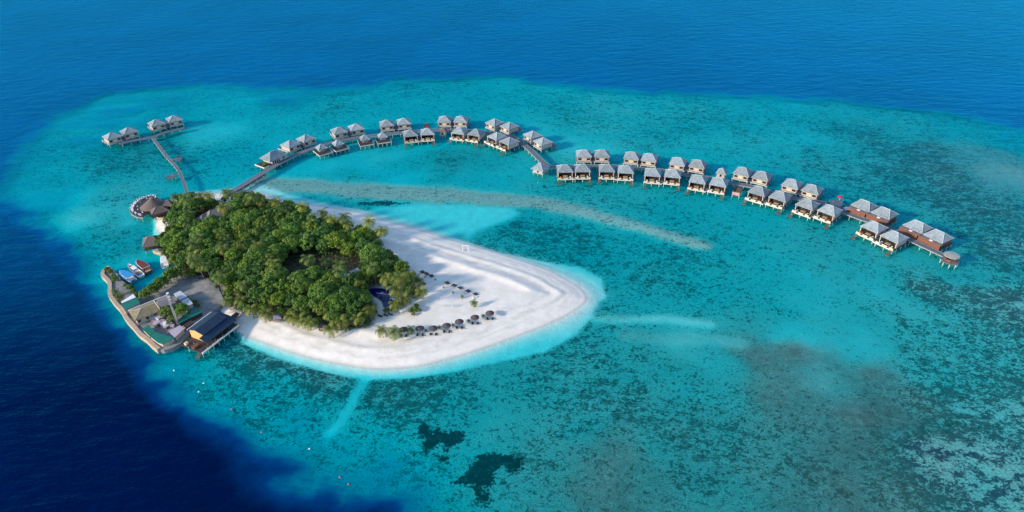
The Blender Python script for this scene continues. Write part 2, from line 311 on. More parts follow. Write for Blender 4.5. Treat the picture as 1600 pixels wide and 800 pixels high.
def fields(X, Y):
    P = np.stack([X, Y, np.zeros_like(X)], -1); U, V = topx(P)
    Uc = np.clip(U, -400, 2000); Vc = np.clip(V, -100, 1000)
    wx = fbm(X, Y, 26, 3)*22; wy = fbm(X, Y, 26, 7)*22
    num = np.zeros(X.shape+(3,)); den = np.zeros(X.shape)
    cx, cy = np.array(ground(CP[:, :2])).T
    for i in range(len(CP)):
        r2 = (X+wx-cx[i])**2+(Y+wy-cy[i])**2+30
        wgt = r2**-1.8; num += wgt[..., None]*CP[i, 2:]; den += wgt
    A = num/den[..., None]; dep = A[..., 0]; coral = A[..., 1]; brown = A[..., 2]
    dep = dep*(1+fbm(X, Y, 14, 11)*.5+fbm(X, Y, 60, 15)*.8); coral = np.clip(coral+fbm(X, Y, 45, 17)*.45, .16, .8)
    S = sdf(X, Y, SHORE); H = sdf(X+wx*.12, Y+wy*.12, HALO)
    R = sdf(X+wx*.22+fbm(X, Y, 9, 71)*7, Y+wy*.22+fbm(X, Y, 9, 73)*7, REEF)
    out = np.maximum(-R, 0)
    lowl = sstep(520, 620, Vc)*sstep(900, 500, Uc)
    slope = (.75-.4*np.exp(-((Uc-500)/110.)**2))*(1-lowl)*sstep(420, 250, Vc)+1.3*(1-lowl)*(1-sstep(420, 250, Vc))+.9*lowl*(1-.6*sstep(690, 780, Vc))
    edge = np.maximum(12-R, 0)*(.03+.07*sstep(250, 400, Vc))
    dep = dep*(1-.84*np.clip(brown, 0, 1))*(1-.45*sstep(.45, .7, coral))
    dep = dep+edge*(1-sstep(1400, 1600, Uc)*0)+out*slope+np.maximum(out-10, 0)*.5
    dep = dep*(1+np.clip(fbm(X, Y, 13, 51)*1.8, -.6, .9)*sstep(3, 6, dep)*sstep(18, 9, dep))
    dep = np.minimum(dep, 48)
    coral = np.where(R < 0, coral*np.exp(-out/40), coral)
    lg = sstep(-5, 3, sdf(X+wx*.3, Y+wy*.3, LAG)); coral *= 1-lg*.9; brown *= 1-lg; dep = dep*(1-lg)+1.5*lg
    t1 = linedist(X+wx*.12, Y+wy*.12, TONGUE); wd = 11*(1-.55*sstep(600, 1100, Uc)); tg = 1-sstep(wd*.5, wd*1.35, t1+fbm(X, Y, 12, 61)*8*(1-.55*sstep(750, 950, Uc)))
    dep = dep*(1-tg)+.55*tg; coral = np.maximum(coral*(1-tg*.15), .26*tg); brown = brown*(1-tg)+.30*tg**2.5*(1-.7*sstep(750, 1000, Uc))
    t2 = 1-sstep(1.2, 4.5, linedist(X+wx*.2, Y+wy*.2, TONGUE2)); t3 = 1-sstep(1.5, 5.5, linedist(X+wx*.2, Y+wy*.2, TONGUE3))
    tt = np.maximum(t2, t3*.8); dep = dep*(1-tt)+1.1*tt; coral *= 1-tt*.5; brown = brown*(1-tt)+.25*t3
    st = 1-sstep(1.2, 3.2, linedist(X+wx*.05, Y+wy*.05, STRIPE)); coral *= 1-st*.7; dep = dep*(1-st)+2.3*st; brown *= 1-st
    h = sstep(-1.0, .6, H)
    tip = sstep(800, 900, Uc)*sstep(400, 440, Vc)
    ds = np.maximum(-S, 0); hd = .05+ds*(.20*(1-tip)+.11*tip)
    hd = np.minimum(hd, 1.6)
    dep = dep*(1-h)+np.minimum(hd, dep)*h; coral = coral*(1-h); brown = brown*(1-h)
    north = sstep(330, 300, Vc)
    weed = np.zeros_like(X)
    weed = weed-8
    for p in WEED1+[DARKLINE]: weed = np.maximum(weed, np.clip(sdf(X, Y, p), -8, 8))
    tone = sstep(640, 130, Vc)  # far sea coloured paler, standing in for sky reflected at low angles
    
    return dict(depth=np.maximum(dep, .02), coral=coral, brown=brown, weed=weed, S=S, tone=tone, H=h)
PATHS = [ground([(440,436),(480,430),(520,428),(545,433)], 1.5), ground([(380,405),(400,402),(440,404)], 1.5)]
FOREST_PX = [(256,322),(285,312),(320,312),(352,312),(380,306),(410,312),(440,320),(475,334),(505,342),(540,352),(575,364),(598,374),(604,392),(622,402),(640,418),(652,438),(664,455),(655,468),(632,462),(600,448),(585,452),(592,475),(588,495),(575,512),(540,517),(505,514),(470,506),(430,497),(395,490),(368,484),(350,470),(340,452),(318,436),(290,430),(268,428),(266,410),(250,394),(246,378),(262,356),(250,345),(262,332)]
FOREST = ground(FOREST_PX, 3)
def land_height(X, Y, S):
    n = fbm(X, Y, 18, 21)
    s = S+n*3
    h = 1.9*(1-np.exp(-np.maximum(S, 0)/9.0))
    h += .30*np.exp(-((s-9.5)/1.3)**2)+.75*np.exp(-((s-17)/2.6)**2)+.25*sstep(16, 18, s)
    h += fbm(X, Y, 3.5, 31)*.08*sstep(6, 14, S)+fbm(X, Y, 1.6, 33)*.10*sstep(6, 14, S)
    h = h*sstep(0, 4, S)+np.minimum(S, 4)*.06*(1-sstep(0, 4, S))
    return h
# ------------------------------------------------------------------ seabed, beach and water sheets
def grid_mesh(name, xs, ys, zf, attrs, material, keep=None, smooth=True):
    X, Y = np.meshgrid(xs, ys); nx, ny = len(xs), len(ys)
    Z = zf
    co = np.stack([X, Y, Z], -1).reshape(-1, 3)
    idx = np.arange(nx*ny).reshape(ny, nx)
    q = np.stack([idx[:-1, :-1], idx[:-1, 1:], idx[1:, 1:], idx[1:, :-1]], -1).reshape(-1, 4)
    if keep is not None: q = q[keep.reshape(-1)[q].any(1)]
    used = np.unique(q); remap = np.full(nx*ny, -1); remap[used] = np.arange(len(used)); q = remap[q]; co = co[used]
    me = bpy.data.meshes.new(name); me.vertices.add(len(co)); me.vertices.foreach_set('co', co.astype(np.float32).ravel())
    me.loops.add(len(q)*4); me.loops.foreach_set('vertex_index', q.astype(np.int32).ravel())
    me.polygons.add(len(q)); me.polygons.foreach_set('loop_start', (np.arange(len(q))*4).astype(np.int32))
    me.update(calc_edges=True); me.validate()
    for k, a in attrs.items():
        at_ = me.attributes.new(k, 'FLOAT', 'POINT'); at_.data.foreach_set('value', a.reshape(-1)[used].astype(np.float32))
    me.polygons.foreach_set('use_smooth', [smooth]*len(me.polygons))
    me.materials.append(material); o = bpy.data.objects.new(name, me); COL.objects.link(o); return o

class NT:
    """small helper for writing node graphs"""
    def __init__(s, m): s.t = m.node_tree; s.n = m.node_tree.nodes; s.l = m.node_tree.links
    def nd(s, typ, **kw):
        x = s.n.new(typ)
        for k, v in kw.items(): setattr(x, k, v)
        return x
    def put(s, sock, v):
        if hasattr(v, 'is_output') or isinstance(v, bpy.types.NodeSocket): s.l.new(v, sock)
        else:
            try: sock.default_value = v
            except Exception: sock.default_value = (*v, 1)
    def math(s, op, a, b=None, c=None, clamp=False):
        x = s.nd('ShaderNodeMath', operation=op); x.use_clamp = clamp
        for i, v in enumerate((a, b, c)):
            if v is not None: s.put(x.inputs[i], v)
        return x.outputs[0]
    def ramp(s, v, a, b, lo=0, hi=1, sm=True):
        x = s.nd('ShaderNodeMapRange'); x.interpolation_type = 'SMOOTHSTEP' if sm else 'LINEAR'
        for i, q in enumerate((v, a, b, lo, hi)): s.put(x.inputs[i], q)
        return x.outputs[0]
    def mix(s, f, a, b, mode='MIX'):
        x = s.nd('ShaderNodeMix', data_type='RGBA', blend_type=mode); s.put(x.inputs[0], f); s.put(x.inputs[6], a); s.put(x.inputs[7], b); return x.outputs[2]
    def attr(s, name): return s.nd('ShaderNodeAttribute', attribute_name=name).outputs['Fac']
    def noise(s, vec, scale, detail=3, rough=.6, dist=0.0, out=0):
        x = s.nd('ShaderNodeTexNoise'); s.put(x.inputs['Vector'], vec)
        x.inputs['Scale'].default_value = scale; x.inputs['Detail'].default_value = detail; x.inputs['Roughness'].default_value = rough
        x.inputs['Distortion'].default_value = dist; return x.outputs[out]
    def mapping(s, vec, rot=0, sc=(1, 1, 1)):
        x = s.nd('ShaderNodeMapping'); s.put(x.inputs[0], vec); x.inputs['Rotation'].default_value = (0, 0, rot); x.inputs['Scale'].default_value = sc; return x.outputs[0]

def sea_floor_material():
    m = bpy.data.materials.new('coral_sand'); m.use_nodes = True; g = NT(m); b = g.n['Principled BSDF']
    pos = g.nd('ShaderNodeNewGeometry').outputs['Position']
    coral, brown, weed, S, litter = [g.attr(k) for k in ('coral', 'brown', 'weed', 'S', 'litter')]
    # clean coral sand, pink-white, with fine mottling
    n1 = g.noise(pos, .22, 5); n2 = g.noise(pos, 1.6, 4)
    sand = g.mix(g.ramp(n1, .3, .7), (.71, .655, .575), (.81, .755, .675))
    sand = g.mix(g.math('MULTIPLY', g.ramp(n2, .35, .8), .12), sand, (.55, .51, .46))
    # wet sand and strand lines follow the shore
    Sn = g.math('ADD', S, g.math('MULTIPLY', g.math('SUBTRACT', g.noise(pos, .09, 4), .5), 7))
    wet = g.math('MULTIPLY', g.ramp(S, -.2, 1.6, .55, 0), g.ramp(S, -1.2, -.2))
    sand = g.mix(wet, sand, (.50, .44, .38))
    for a, wd, st in ((5.2, .35, .18), (8.5, .55, .28), (13.4, .6, .30)):
        ln = g.math('MULTIPLY', g.ramp(g.math('ABSOLUTE', g.math('SUBTRACT', Sn, a)), wd, wd*2.6, 1, 0), g.ramp(g.noise(pos, .16, 4), .38, .58, 0, st))
        sand = g.mix(ln, sand, (.36, .32, .27))
    spots = g.ramp(g.noise(pos, 2.6, 2), .70, .76, 0, .5)
    sand = g.mix(g.math('MULTIPLY', spots, g.ramp(S, 5, 9)), sand, (.30, .26, .2))
    soil = g.mix(g.ramp(g.noise(pos, .5, 4), .35, .65), (.06, .05, .032), (.16, .13, .09))
    sand = g.mix(litter, sand, soil)
    # coral rubble and heads
    warp = g.nd('ShaderNodeVectorMath', operation='ADD'); g.l.new(pos, warp.inputs[0])
    wn = g.nd('ShaderNodeVectorMath', operation='SCALE'); g.put(wn.inputs[0], g.noise(pos, .35, 3, out=1)); wn.inputs['Scale'].default_value = 3.2; g.l.new(wn.outputs[0], warp.inputs[1])
    wpos = warp.outputs[0]
    st = g.mapping(wpos, .5, (1, 1.5, 1))
    nf = g.noise(st, .85, 5, .62); nm = g.noise(st, .24, 5, .6); nl = g.noise(st, .085, 4, .6)
    big = g.ramp(coral, .52, .72)                        # where the reef is dense the patches are larger
    nn = g.math('ADD', g.math('ADD', g.math('MULTIPLY', nf, g.math('MULTIPLY_ADD', big, -.22, .52)), g.math('MULTIPLY', nm, g.math('MULTIPLY_ADD', big, .17, .33))), g.math('MULTIPLY', nl, g.math('MULTIPLY_ADD', big, .05, .15)))
    thr = g.math('ADD', g.math('MULTIPLY_ADD', coral, -.36, .665), g.math('MULTIPLY', big, .105))
    mask = g.ramp(g.math('SUBTRACT', nn, thr), -.035, .035)
    reefc = g.mix(g.ramp(g.noise(pos, .7, 3), .35, .68), (.06, .065, .045), (.14, .10, .085))
    reefc = g.mix(big, reefc, (.036, .030, .055))
    heads = g.ramp(g.noise(wpos, .62, 2, .5), .625, .665)    # separate dark coral heads
    rub = g.mix(g.ramp(g.noise(pos, 2.2, 4, .7), .3, .7), (.26, .27, .22), (.72, .68, .58))
    base = g.mix(g.ramp(coral, .02, .3), sand, rub)
    base = g.mix(g.math('MULTIPLY', brown, g.ramp(g.noise(st, .3, 5, .7), .25, .62, .72, 1)), base, (.085, .062, .052))
    c = g.mix(g.math('MULTIPLY', mask, .93), base, reefc)
    c = g.mix(g.math('MULTIPLY', heads, g.ramp(coral, .1, .3, 0, .75)), c, (.075, .055, .05))
    weed = g.ramp(g.math('ADD', weed, g.math('ADD', g.math('MULTIPLY', g.math('SUBTRACT', g.noise(pos, .3, 5, .75), .5), 9), g.math('MULTIPLY', g.math('SUBTRACT', g.noise(pos, 1.1, 4, .7), .5), 6))), -.25, .25)
    c = g.mix(weed, c, g.mix(g.ramp(g.noise(pos, .5, 5, .7), .5, .7), (.004, .010, .008), (.09, .09, .05)))
    g.l.new(c, b.inputs['Base Color']); b.inputs['Roughness'].default_value = .95; b.inputs['Specular IOR Level'].default_value = .1
    bp = g.nd('ShaderNodeBump'); bp.inputs['Distance'].default_value = .25; g.put(bp.inputs['Strength'], g.ramp(S, -1, 1, .6, .25))
    g.l.new(g.math('ADD', g.noise(pos, 1.3, 4), g.math('MULTIPLY', g.noise(pos, .35, 3), 1.2)), bp.inputs['Height']); g.l.new(bp.outputs[0], b.inputs['Normal'])
    return m
def water_material():
    """clear water over the depth below it: red is lost first, then green; deep water scatters blue, with reflected sky painted in farther out"""
    m = bpy.data.materials.new('lagoon_water'); m.use_nodes = True; g = NT(m); g.n.remove(g.n['Principled BSDF'])
    pos = g.nd('ShaderNodeNewGeometry').outputs['Position']
    d = g.attr('depth'); tone = g.attr('tone')
    comb = g.nd('ShaderNodeCombineColor')
    for i, k in enumerate((.88, .050, .015)):
        g.put(comb.inputs[i], g.math('EXPONENT', g.math('MULTIPLY', d, -k)))
    tr = g.nd('ShaderNodeBsdfTransparent'); g.l.new(comb.outputs[0], tr.inputs[0])
    # wind ripples over a longer swell
    rp = g.mapping(pos, .42, (.35, 1, 1)); rp2 = g.mapping(pos, -.25, (.45, 1, 1))
    h = g.math('ADD', g.math('ADD', g.math('MULTIPLY', g.noise(rp, .42, 4, .6), 1.2), g.math('MULTIPLY', g.noise(rp2, .16, 3, .5), 2.2)), g.math('MULTIPLY', g.noise(pos, 1.6, 3, .6), .28))
    bp = g.nd('ShaderNodeBump'); bp.inputs['Strength'].default_value = 1; bp.inputs['Distance'].default_value = 1
    bh = g.math('MULTIPLY', h, g.ramp(d, 0, 12, .26, .44)); g.l.new(bh, bp.inputs['Height'])
    patch = g.ramp(g.noise(pos, .012, 3), .3, .7, .88, 1.12)
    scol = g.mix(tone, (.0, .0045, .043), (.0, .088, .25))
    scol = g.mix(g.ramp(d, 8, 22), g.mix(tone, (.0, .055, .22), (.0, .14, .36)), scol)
    scol = g.mix(g.ramp(d, 3.2, 13), (.0, .40, .47), scol)
    sc2 = g.nd('ShaderNodeVectorMath', operation='SCALE'); g.l.new(scol, sc2.inputs[0]); g.l.new(patch, sc2.inputs['Scale'])
    df = g.nd('ShaderNodeBsdfDiffuse'); g.l.new(sc2.outputs[0], df.inputs[0]); g.l.new(bp.outputs[0], df.inputs['Normal'])
    ms = g.nd('ShaderNodeMixShader'); g.put(ms.inputs[0], g.math('MAXIMUM', g.math('MULTIPLY', g.math('SUBTRACT', 1, g.math('EXPONENT', g.math('MULTIPLY', d, -.5))), .11),
          g.math('SUBTRACT', 1, g.math('EXPONENT', g.math('MULTIPLY', g.math('MAXIMUM', g.math('SUBTRACT', d, 2.8), 0), -.14)))))
    g.l.new(tr.outputs[0], ms.inputs[1]); g.l.new(df.outputs[0], ms.inputs[2])
    gl = g.nd('ShaderNodeBsdfGlossy'); gl.inputs['Roughness'].default_value = .12; gl.inputs['Color'].default_value = (.02, .36, .58, 1); g.l.new(bp.outputs[0], gl.inputs['Normal'])
    gi = g.nd('ShaderNodeNewGeometry'); dt = g.nd('ShaderNodeVectorMath', operation='DOT_PRODUCT'); g.l.new(bp.outputs[0], dt.inputs[0]); g.l.new(gi.outputs['Incoming'], dt.inputs[1])
    cosv = g.math('ABSOLUTE', dt.outputs['Value'], clamp=True)                     # Schlick, the same from above and below
    frn = g.math('MULTIPLY_ADD', g.math('POWER', g.math('SUBTRACT', 1, cosv), 5), .98, .02)
    m2 = g.nd('ShaderNodeMixShader'); g.put(m2.inputs[0], g.math('MULTIPLY', frn, g.ramp(d, 0, .4, .2, .8))); g.l.new(ms.outputs[0], m2.inputs[1]); g.l.new(gl.outputs[0], m2.inputs[2])
    g.l.new(m2.outputs[0], g.n['Material Output'].inputs['Surface']); return m
FLOORM = sea_floor_material(); WATERM = water_material()
xs = np.arange(-690, 692, 1.9); ys = np.arange(56, 830, 1.9)
X, Y = np.meshgrid(xs, ys); F = fields(X, Y)
flat = lambda d: -np.where(d > .8, .8+(d-.8)*.12, d)
zb = flat(F['depth']); S = F['S']
zb = np.where(S > -6, np.minimum(-.2, zb-.12), zb); zb = np.where(S > 0, -1.0, zb)
xe, ye = xs.copy(), ys.copy(); xe[0] = -30000; xe[-1] = 30000; ye[0] = -20000; ye[-1] = 40000
tag(grid_mesh('seabed', xe, ye, zb, dict(coral=F['coral'], brown=F['brown'], weed=F['weed'], S=S, litter=np.zeros_like(S)), FLOORM), kind='structure')
bx0, by0 = np.min(np.array(SHORE), 0)-9; bx1, by1 = np.max(np.array(SHORE), 0)+9
xb = np.arange(bx0, bx1, .8); yb = np.arange(by0, by1, .8)
XB, YB = np.meshgrid(xb, yb); FB = fields(XB, YB); SB = FB['S']
HB = land_height(XB, YB, SB)
Q = sdf(XB, YB, QUAY)
HB = np.where(Q > .3, 1.0, HB)
ZB = np.where(SB > 0, HB, flat(FB['depth']))
LIT = sstep(-1, 4, sdf(XB+fbm(XB, YB, 8, 2)*6, YB+fbm(XB, YB, 8, 4)*6, FOREST))
for pth in PATHS: LIT *= sstep(.8, 1.6, linedist(XB, YB, pth))
tag(grid_mesh('beach_sand', xb, yb, ZB, dict(coral=FB['coral']*(SB < 0), brown=FB['brown']*(SB < 0), weed=FB['weed'], S=SB, litter=LIT), FLOORM, keep=SB > -6.5), kind='structure')
def ground_z(x, y):
    j = int((x-bx0)/.8); i = int((y-by0)/.8)
    if 0 <= i < ZB.shape[0] and 0 <= j < ZB.shape[1]: return float(ZB[i, j])
    return 0.0
tag(grid_mesh('sea_water', xe, ye, np.zeros_like(S), dict(depth=np.where(S > 1, 0.01, F['depth']), tone=F['tone']), WATERM), kind='structure')
def drop(x, y, guess=1.6):
    """ground point under photo pixel"""
    p = at(x, y, guess)
    for _ in range(3): p = at(x, y, ground_z(p.x, p.y))
    return p
# ------------------------------------------------------------------ over-water villas
STILT = MB().tube([(0,0,-2.6),(0,0,2.3)], .17, 6).mesh('stilt', stilt_m)
def stilt(parent, x, y, name='stilt', me=None):
    o = bpy.data.objects.new(name, me or STILT); COL.objects.link(o); o.parent = parent; o.location = (x, y, 0); return o
def window(parent, x, y, z, wd, h, name='window'):
    f = MB()
    f.box(x-wd/2-.12, x+wd/2+.12, y-.07, y-.003, z-.12, z); f.box(x-wd/2-.12, x+wd/2+.12, y-.07, y-.003, z+h, z+h+.12)
    f.box(x-wd/2-.12, x-wd/2, y-.07, y-.003, z, z+h); f.box(x+wd/2, x+wd/2+.12, y-.07, y-.003, z, z+h)
    o = f.build(name, cream, parent)
    MB().box(x-wd/2, x+wd/2, y-.04, y-.004, z, z+h).box(x-.04, x+.04, y-.06, y-.042, z, z+h, 1).build('pane', [glass_m, wood], o)
    return o
def villa_roof(root, hx, hy, ze, zr, ridge, name='roof', m=None, mc=None, fl=.04):
    r = MB().hip(hx, hy, ze, zr, ridge, .25, fl).build(name, m or thatch, root)
    MB().hipcaps(hx, hy, ze, zr, ridge, fl).build('hip_capping', mc or thatchcap, r); return r
def rear_villa(ridge, side):
    root = thing('water_villa')
    villa_roof(root, 4.35, 4.35, 5.3, 7.9, ridge)
    w_ = MB(); w_.box(-3.75, 3.75, -3.75, 3.9, 2.55, 4.7); w_.box(-3.75, -1.25, -3.75, 3.9, 4.7, 5.3); w_.box(1.25, 3.75, -3.75, 3.9, 4.7, 5.3); w_.box(-1.25, 1.25, -3.0, 3.9, 4.7, 5.3)
    wl = w_.build('wall', cream, root)
    MB().box(-1.24, 1.24, -3.06, -3.003, 4.71, 5.29).build('porch_opening', glass_m, root)
    window(root, -2.45, -3.75, 3.25, 1.8, 1.2); window(root, 2.45, -3.75, 3.25, 1.8, 1.2)
    MB().box(-1.0, 1.0, -3.82, -3.753, 2.75, 4.68).build('centre_panel', creamd, root)
    d = MB(); d.box(-4.3, 4.3, -4.3, 7.2, 2.3, 2.54); d.box(*((4.3, 5.3) if side > 0 else (-5.3, -4.3)), -4.3, 7.2, 2.3, 2.54)
    d.build('deck', bluedeck, root)
    MB().box(-4.34, 4.34, -4.42, -4.303, 2.1, 2.56).box(-4.34, -4.303 if side > 0 else -4.302, -4.3, 7.2, 2.1, 2.56).build('edge_beam', stilt_m, root)
    r = MB()
    for x in (-4.2, 0, 4.2): r.box(x-.05, x+.05, 7.0, 7.1, 2.54, 3.4)
    r.box(-4.25, 4.25, 7.0, 7.1, 3.4, 3.48); r.build('railing', wood, root)
    for y in (-4.0, 0, 3.6, 7.0):
        for x in (-4.0, 0, 4.0): stilt(root, x, y)
    return root
def front_villa(ridge, side):
    root = thing('water_villa')
    villa_roof(root, 4.35, 4.35, 5.3, 7.9, ridge)
    w_ = MB(); w_.box(-3.9, 3.9, -1.6, 3.9, 2.55, 5.3); w_.box(-4.0, -3.8, -4.1, -1.6, 2.55, 5.3); w_.box(3.8, 4.0, -4.1, -1.6, 2.55, 5.3); w_.build('wall', cream, root)
    g_ = MB().box(-3.4, 3.4, -1.68, -1.603, 2.6, 5.0).build('glass_front', glass_m, root)
    f = MB()
    for x in (-3.4, -1.7, 0, 1.7, 3.4): f.box(x-.07, x+.07, -1.75, -1.682, 2.6, 5.0)
    f.build('door_frame', wood, g_)
    for x in (-3.75, 3.75): MB().box(x-.14, x+.14, -4.4, -4.12, 2.55, 5.1).build('roof_post', creamd, root)
    d = MB(); d.box(-4.3, 4.3, -6.7, 4.3, 2.3, 2.54); d.build('deck', darkdeck, root)
    (MB().box(4.303, 5.3, -6.7, 4.3, 2.3, 2.53) if side > 0 else MB().box(-5.3, -4.303, -6.7, 4.3, 2.3, 2.53)).build('link_deck', bluedeck, root)
    x1 = 5.3 if side > 0 else 4.3; x0 = -5.3 if side < 0 else -4.3
    MB().box(x0, x1, -6.85, -6.703, 1.95, 2.58).box(x0, x0+.12, -6.7, 4.3, 2.0, 2.58-.06).build('edge_beam', stilt_m, root)
    p = MB()
    for a, b in ((-4.2, -2.2), (-1.1, 1.3), (2.3, 4.2)): p.box(a, b, -6.78, -6.66, 2.6, 3.25)
    p.box(-4.2, 4.2, -6.76, -6.68, 3.26, 3.36); p.build('balustrade', creamd, root)
    t = MB().box(-1.2, 1.2, -4.6, -3.0, 2.75, 2.95); t.box(-1.1, -1.0, -4.5, -4.4, 2.54, 2.75).box(1.0, 1.1, -4.5, -4.4, 2.54, 2.75).box(-1.1, -1.0, -3.2, -3.1, 2.54, 2.75).box(1.0, 1.1, -3.2, -3.1, 2.54, 2.75)
    t.build('day_bed', lightwood, root)
    ox = -3.6*side if side else -3.6
    s_ = MB()
    for k in range(5): s_.box(ox-.6, ox+.6, -7.1-k*.26, -6.86-k*.26, 2.15-k*.27, 2.22-k*.27)
    for q in (-.62, .62): s_.tube([(ox+q, -6.86, 2.2), (ox+q, -8.6, 0.8)], .06, 4)
    s_.build('stairs', wood, root)
    MB().box(ox-1.1, ox+1.1, -9.9, -8.7, .8, .96).tube([(ox-.9, -9.8, -2), (ox-.9, -9.8, 1.5)], .09, 5).tube([(ox+.9, -9.8, -2), (ox+.9, -9.8, 1.5)], .09, 5).build('swim_platform', wood, root)
    for y in (-6.5, -3.2, .4, 4.0):
        for x in (-4.0, 0, 4.0): stilt(root, x, y)
    return root
def brown_villa(ridge, side):
    root = thing('water_villa')
    villa_roof(root, 4.7, 4.35, 5.4, 8.1, ridge)
    MB().box(-4.2, 4.2, -3.8, 3.8, 2.55, 5.4).build('wall', redwood, root)
    x0, x1 = (-4.9, 5.3) if side > 0 else (-5.3, 4.9)
    MB().box(x0, x1, -6.0, 4.3, 2.3, 2.54).build('deck', darkdeck, root)
    f = MB().box(x0, x1-(1.4 if side > 0 else 0), -6.1, -5.9, 2.55, 4.6); f.build('front_fence', redwood, root)
    MB().box(x0, x1, -5.88, -4.2, 4.62, 4.74).build('porch_roof', greyrf, root)
    for x in (-2.6, 2.4): MB().box(x-.8, x+.8, -3.87, -3.803, 3.2, 4.6).build('window', glass_m, root)
    MB().box(-.7, .7, -5.6, -4.5, 4.76, 4.95).build('skylight', whitep, root)
    MB().box(x0, x1, -6.25, -6.103, 1.9, 2.54).build('edge_beam', wood, root)
    for y in (-5.8, -2.5, 1, 4.1):
        for x in (-4.6, -1.5, 1.6, 4.6): stilt(root, x, y)
    return root
def platform_villa(side):
    root = thing('platform_villa')
    MB().box(-4.2, 4.2, -6.4, 3.2, 2.3, 2.54).build('deck', darkdeck, root)
    MB().box(-4.3, 4.3, -6.6, -6.403, 2.1, 2.72).box(-4.32, -4.203, -6.4, 3.2, 2.1, 2.70).box(4.203, 4.3, -6.4, 3.2, 2.1, 2.68).build('edge_beam', stilt_m, root)
    villa_roof(root, 2.8, 2.8, 4.3, 6.8, .15)
    w_ = MB().box(-1.9, 1.9, -1.9, 1.9, 2.55, 3.3); w_.build('half_wall', cream, root)
    for x in (-2.1, 2.1):
        for y in (-2.1, 2.1): MB().box(x-.1, x+.1, y-.1, y+.1, 2.55, 4.1).build('roof_post', wood, root)
    for y in (-6.3, -1.5, 3.0):
        for x in (-4.0, -1.35, 1.35, 4.0): stilt(root, x, y)
    return root
def hut(hx, roof_m=None, cap=None, wall=cream, zr=6.9, name='jetty_pavilion', door=True):
    root = thing(name)
    villa_roof(root, hx, hx, 4.5, zr, .12, m=roof_m, mc=cap)
    q = hx*.72
    MB().box(-q, q, -q, q, 2.55, 4.5).build('wall', wall, root)
    if door: MB().box(-.5, .5, -q-.05, -q-.003, 2.6, 4.2).build('door', glass_m, root)
    MB().box(-hx*.85, hx*.85, -hx*.85, hx*.85, 2.3, 2.54).build('deck', stilt_m, root)
    for x in (-q, 0, q):
        for y in (-q, q): stilt(root, x, y)
    return root
P = {}
def get(kind, *a):
    k = (kind.__name__,)+a
    if k not in P: P[k] = Proto(kind(*a))
    return P[k]
DZ = -.6
def place(kind, args, px, dir_, z, label, cat, group):
    p = at(px[0], px[1], z); return get(kind, *args).put((p.x, p.y, DZ), yaw_px(px[0], px[1], dir_[0], dir_[1], z), label, cat, group)
LOUNGE_SPOTS = []
rear = [((172.5,207),(120,-36)),((199.3,199),(120,-32)),((242.4,186.8),(120,-30)),((270,180.3),(120,-27)),
 ((452.3,219),(90,-38)),((477,210.4),(90,-32)),((528.7,198.5),(115,-24)),((555.5,193.3),(115,-20)),((603.4,187.3),(120,-13)),((630.2,184.4),(120,-11)),
 ((694.7,181),(1,.0)),((720.3,181),(1,.03)),((772.7,185.5),(90,34)),((796,190.9),(90,38)),((832.4,204.7),(80,46)),((848.6,214.9),(80,46)),
 ((912.6,234),(1,.0)),((941,234),(1,.03)),((988.2,237.3),(1,.10)),((1015.8,240),(1,.12)),((1060.8,246.2),(1,.15)),((1091.7,250),(1,.17)),
 ((1162.4,261.7),(1,.23)),((1192.4,268.2),(1,.24)),((1239.5,280.4),(1,.27)),((1271.2,288.8),(1,.28))]
for i, (px, d) in enumerate(rear):
    ridge = .25 if i < 16 else 1.1
    if i < 4: lb = f"cream villa with pale pyramid roof, {['leftmost','second','third','last'][i]} of the four west villas from the left"
    elif i < 16: lb = f"cream villa with two windows, {ordn(i-4)} from left, rear row, curved jetty"
    else: lb = f"cream water villa with two windows, {ordn(i-16)} from the left, rear row, east jetty"
    grp = 'villas at the end of the west jetty' if i < 4 else 'rear row of water villas on the jetty'
    place(rear_villa, (ridge, 1 if i % 2 == 0 else -1), px, d, 7.3, lb, 'water villa', grp)
front = [((640.3,202.6),(1,-.10)),((667.4,200.1),(1,-.05)),((718.3,198.7),(1,.12)),((744.3,201.4),(1,.17)),((776.3,206.8),(170,72)),((795.8,214.4),(170,76)),
 ((882.6,257.1),(1,-.02)),((910.2,256.3),(1,.0)),((948.4,256.3),(1,.03)),((978.4,258.3),(1,.05)),((1020.7,262.8),(1,.08)),((1052.4,264.8),(1,.10)),
 ((1092.5,273.5),(1,.16)),((1125,278),(1,.18)),((1187.5,291.3),(1,.28)),((1220.9,299.4),(1,.30)),((1263.9,311.7),(1,.34)),((1298.9,321),(1,.36)),
 ((1368.6,346.9),(1,.43)),((1400.2,362),(1,.45))]
for i, (px, d) in enumerate(front):
    ridge = .25 if i < 6 else 1.1
    if i < 6: lb = f"water villa with open terrace and stairs, {ordn(i)} from the left, front row, curved jetty"
    elif i < 18: lb = f"water villa with dark open terrace, {ordn(i-6)} from the left, front row, east jetty"
    else: lb = f"{['left','right'][i-18]} water villa of the terrace pair in front of the brown walled villas"
    o = place(front_villa, (ridge, 1 if i % 2 == 0 else -1), px, d, 7.3, lb, 'water villa', 'front row of water villas on the jetty')
    LOUNGE_SPOTS.append((o, i))
for i, (px, d) in enumerate([((1353,313.6),(1,.38)),((1384.8,325.3),(1,.40)),((1436.8,346),(1,.44)),((1469.3,361),(1,.46))]):
    place(brown_villa, (1.9, 1 if i % 2 == 0 else -1), px, d, 7.5, f"villa behind a brown boarded wall, {ordn(i)} from the left at the jetty end", 'water villa', 'red-brown walled water villas')
for i, (px, d) in enumerate([((501,225),(260,-72)),((527,218.5),(260,-68)),((569.3,210.7),(270,-42)),((597,206.8),(270,-38))]):
    place(platform_villa, (0,), px, d, 6.1, f"dark sun deck with white rim and small pavilion, {ordn(i)} from the left", 'sun deck', 'open dark decks with small pavilions')
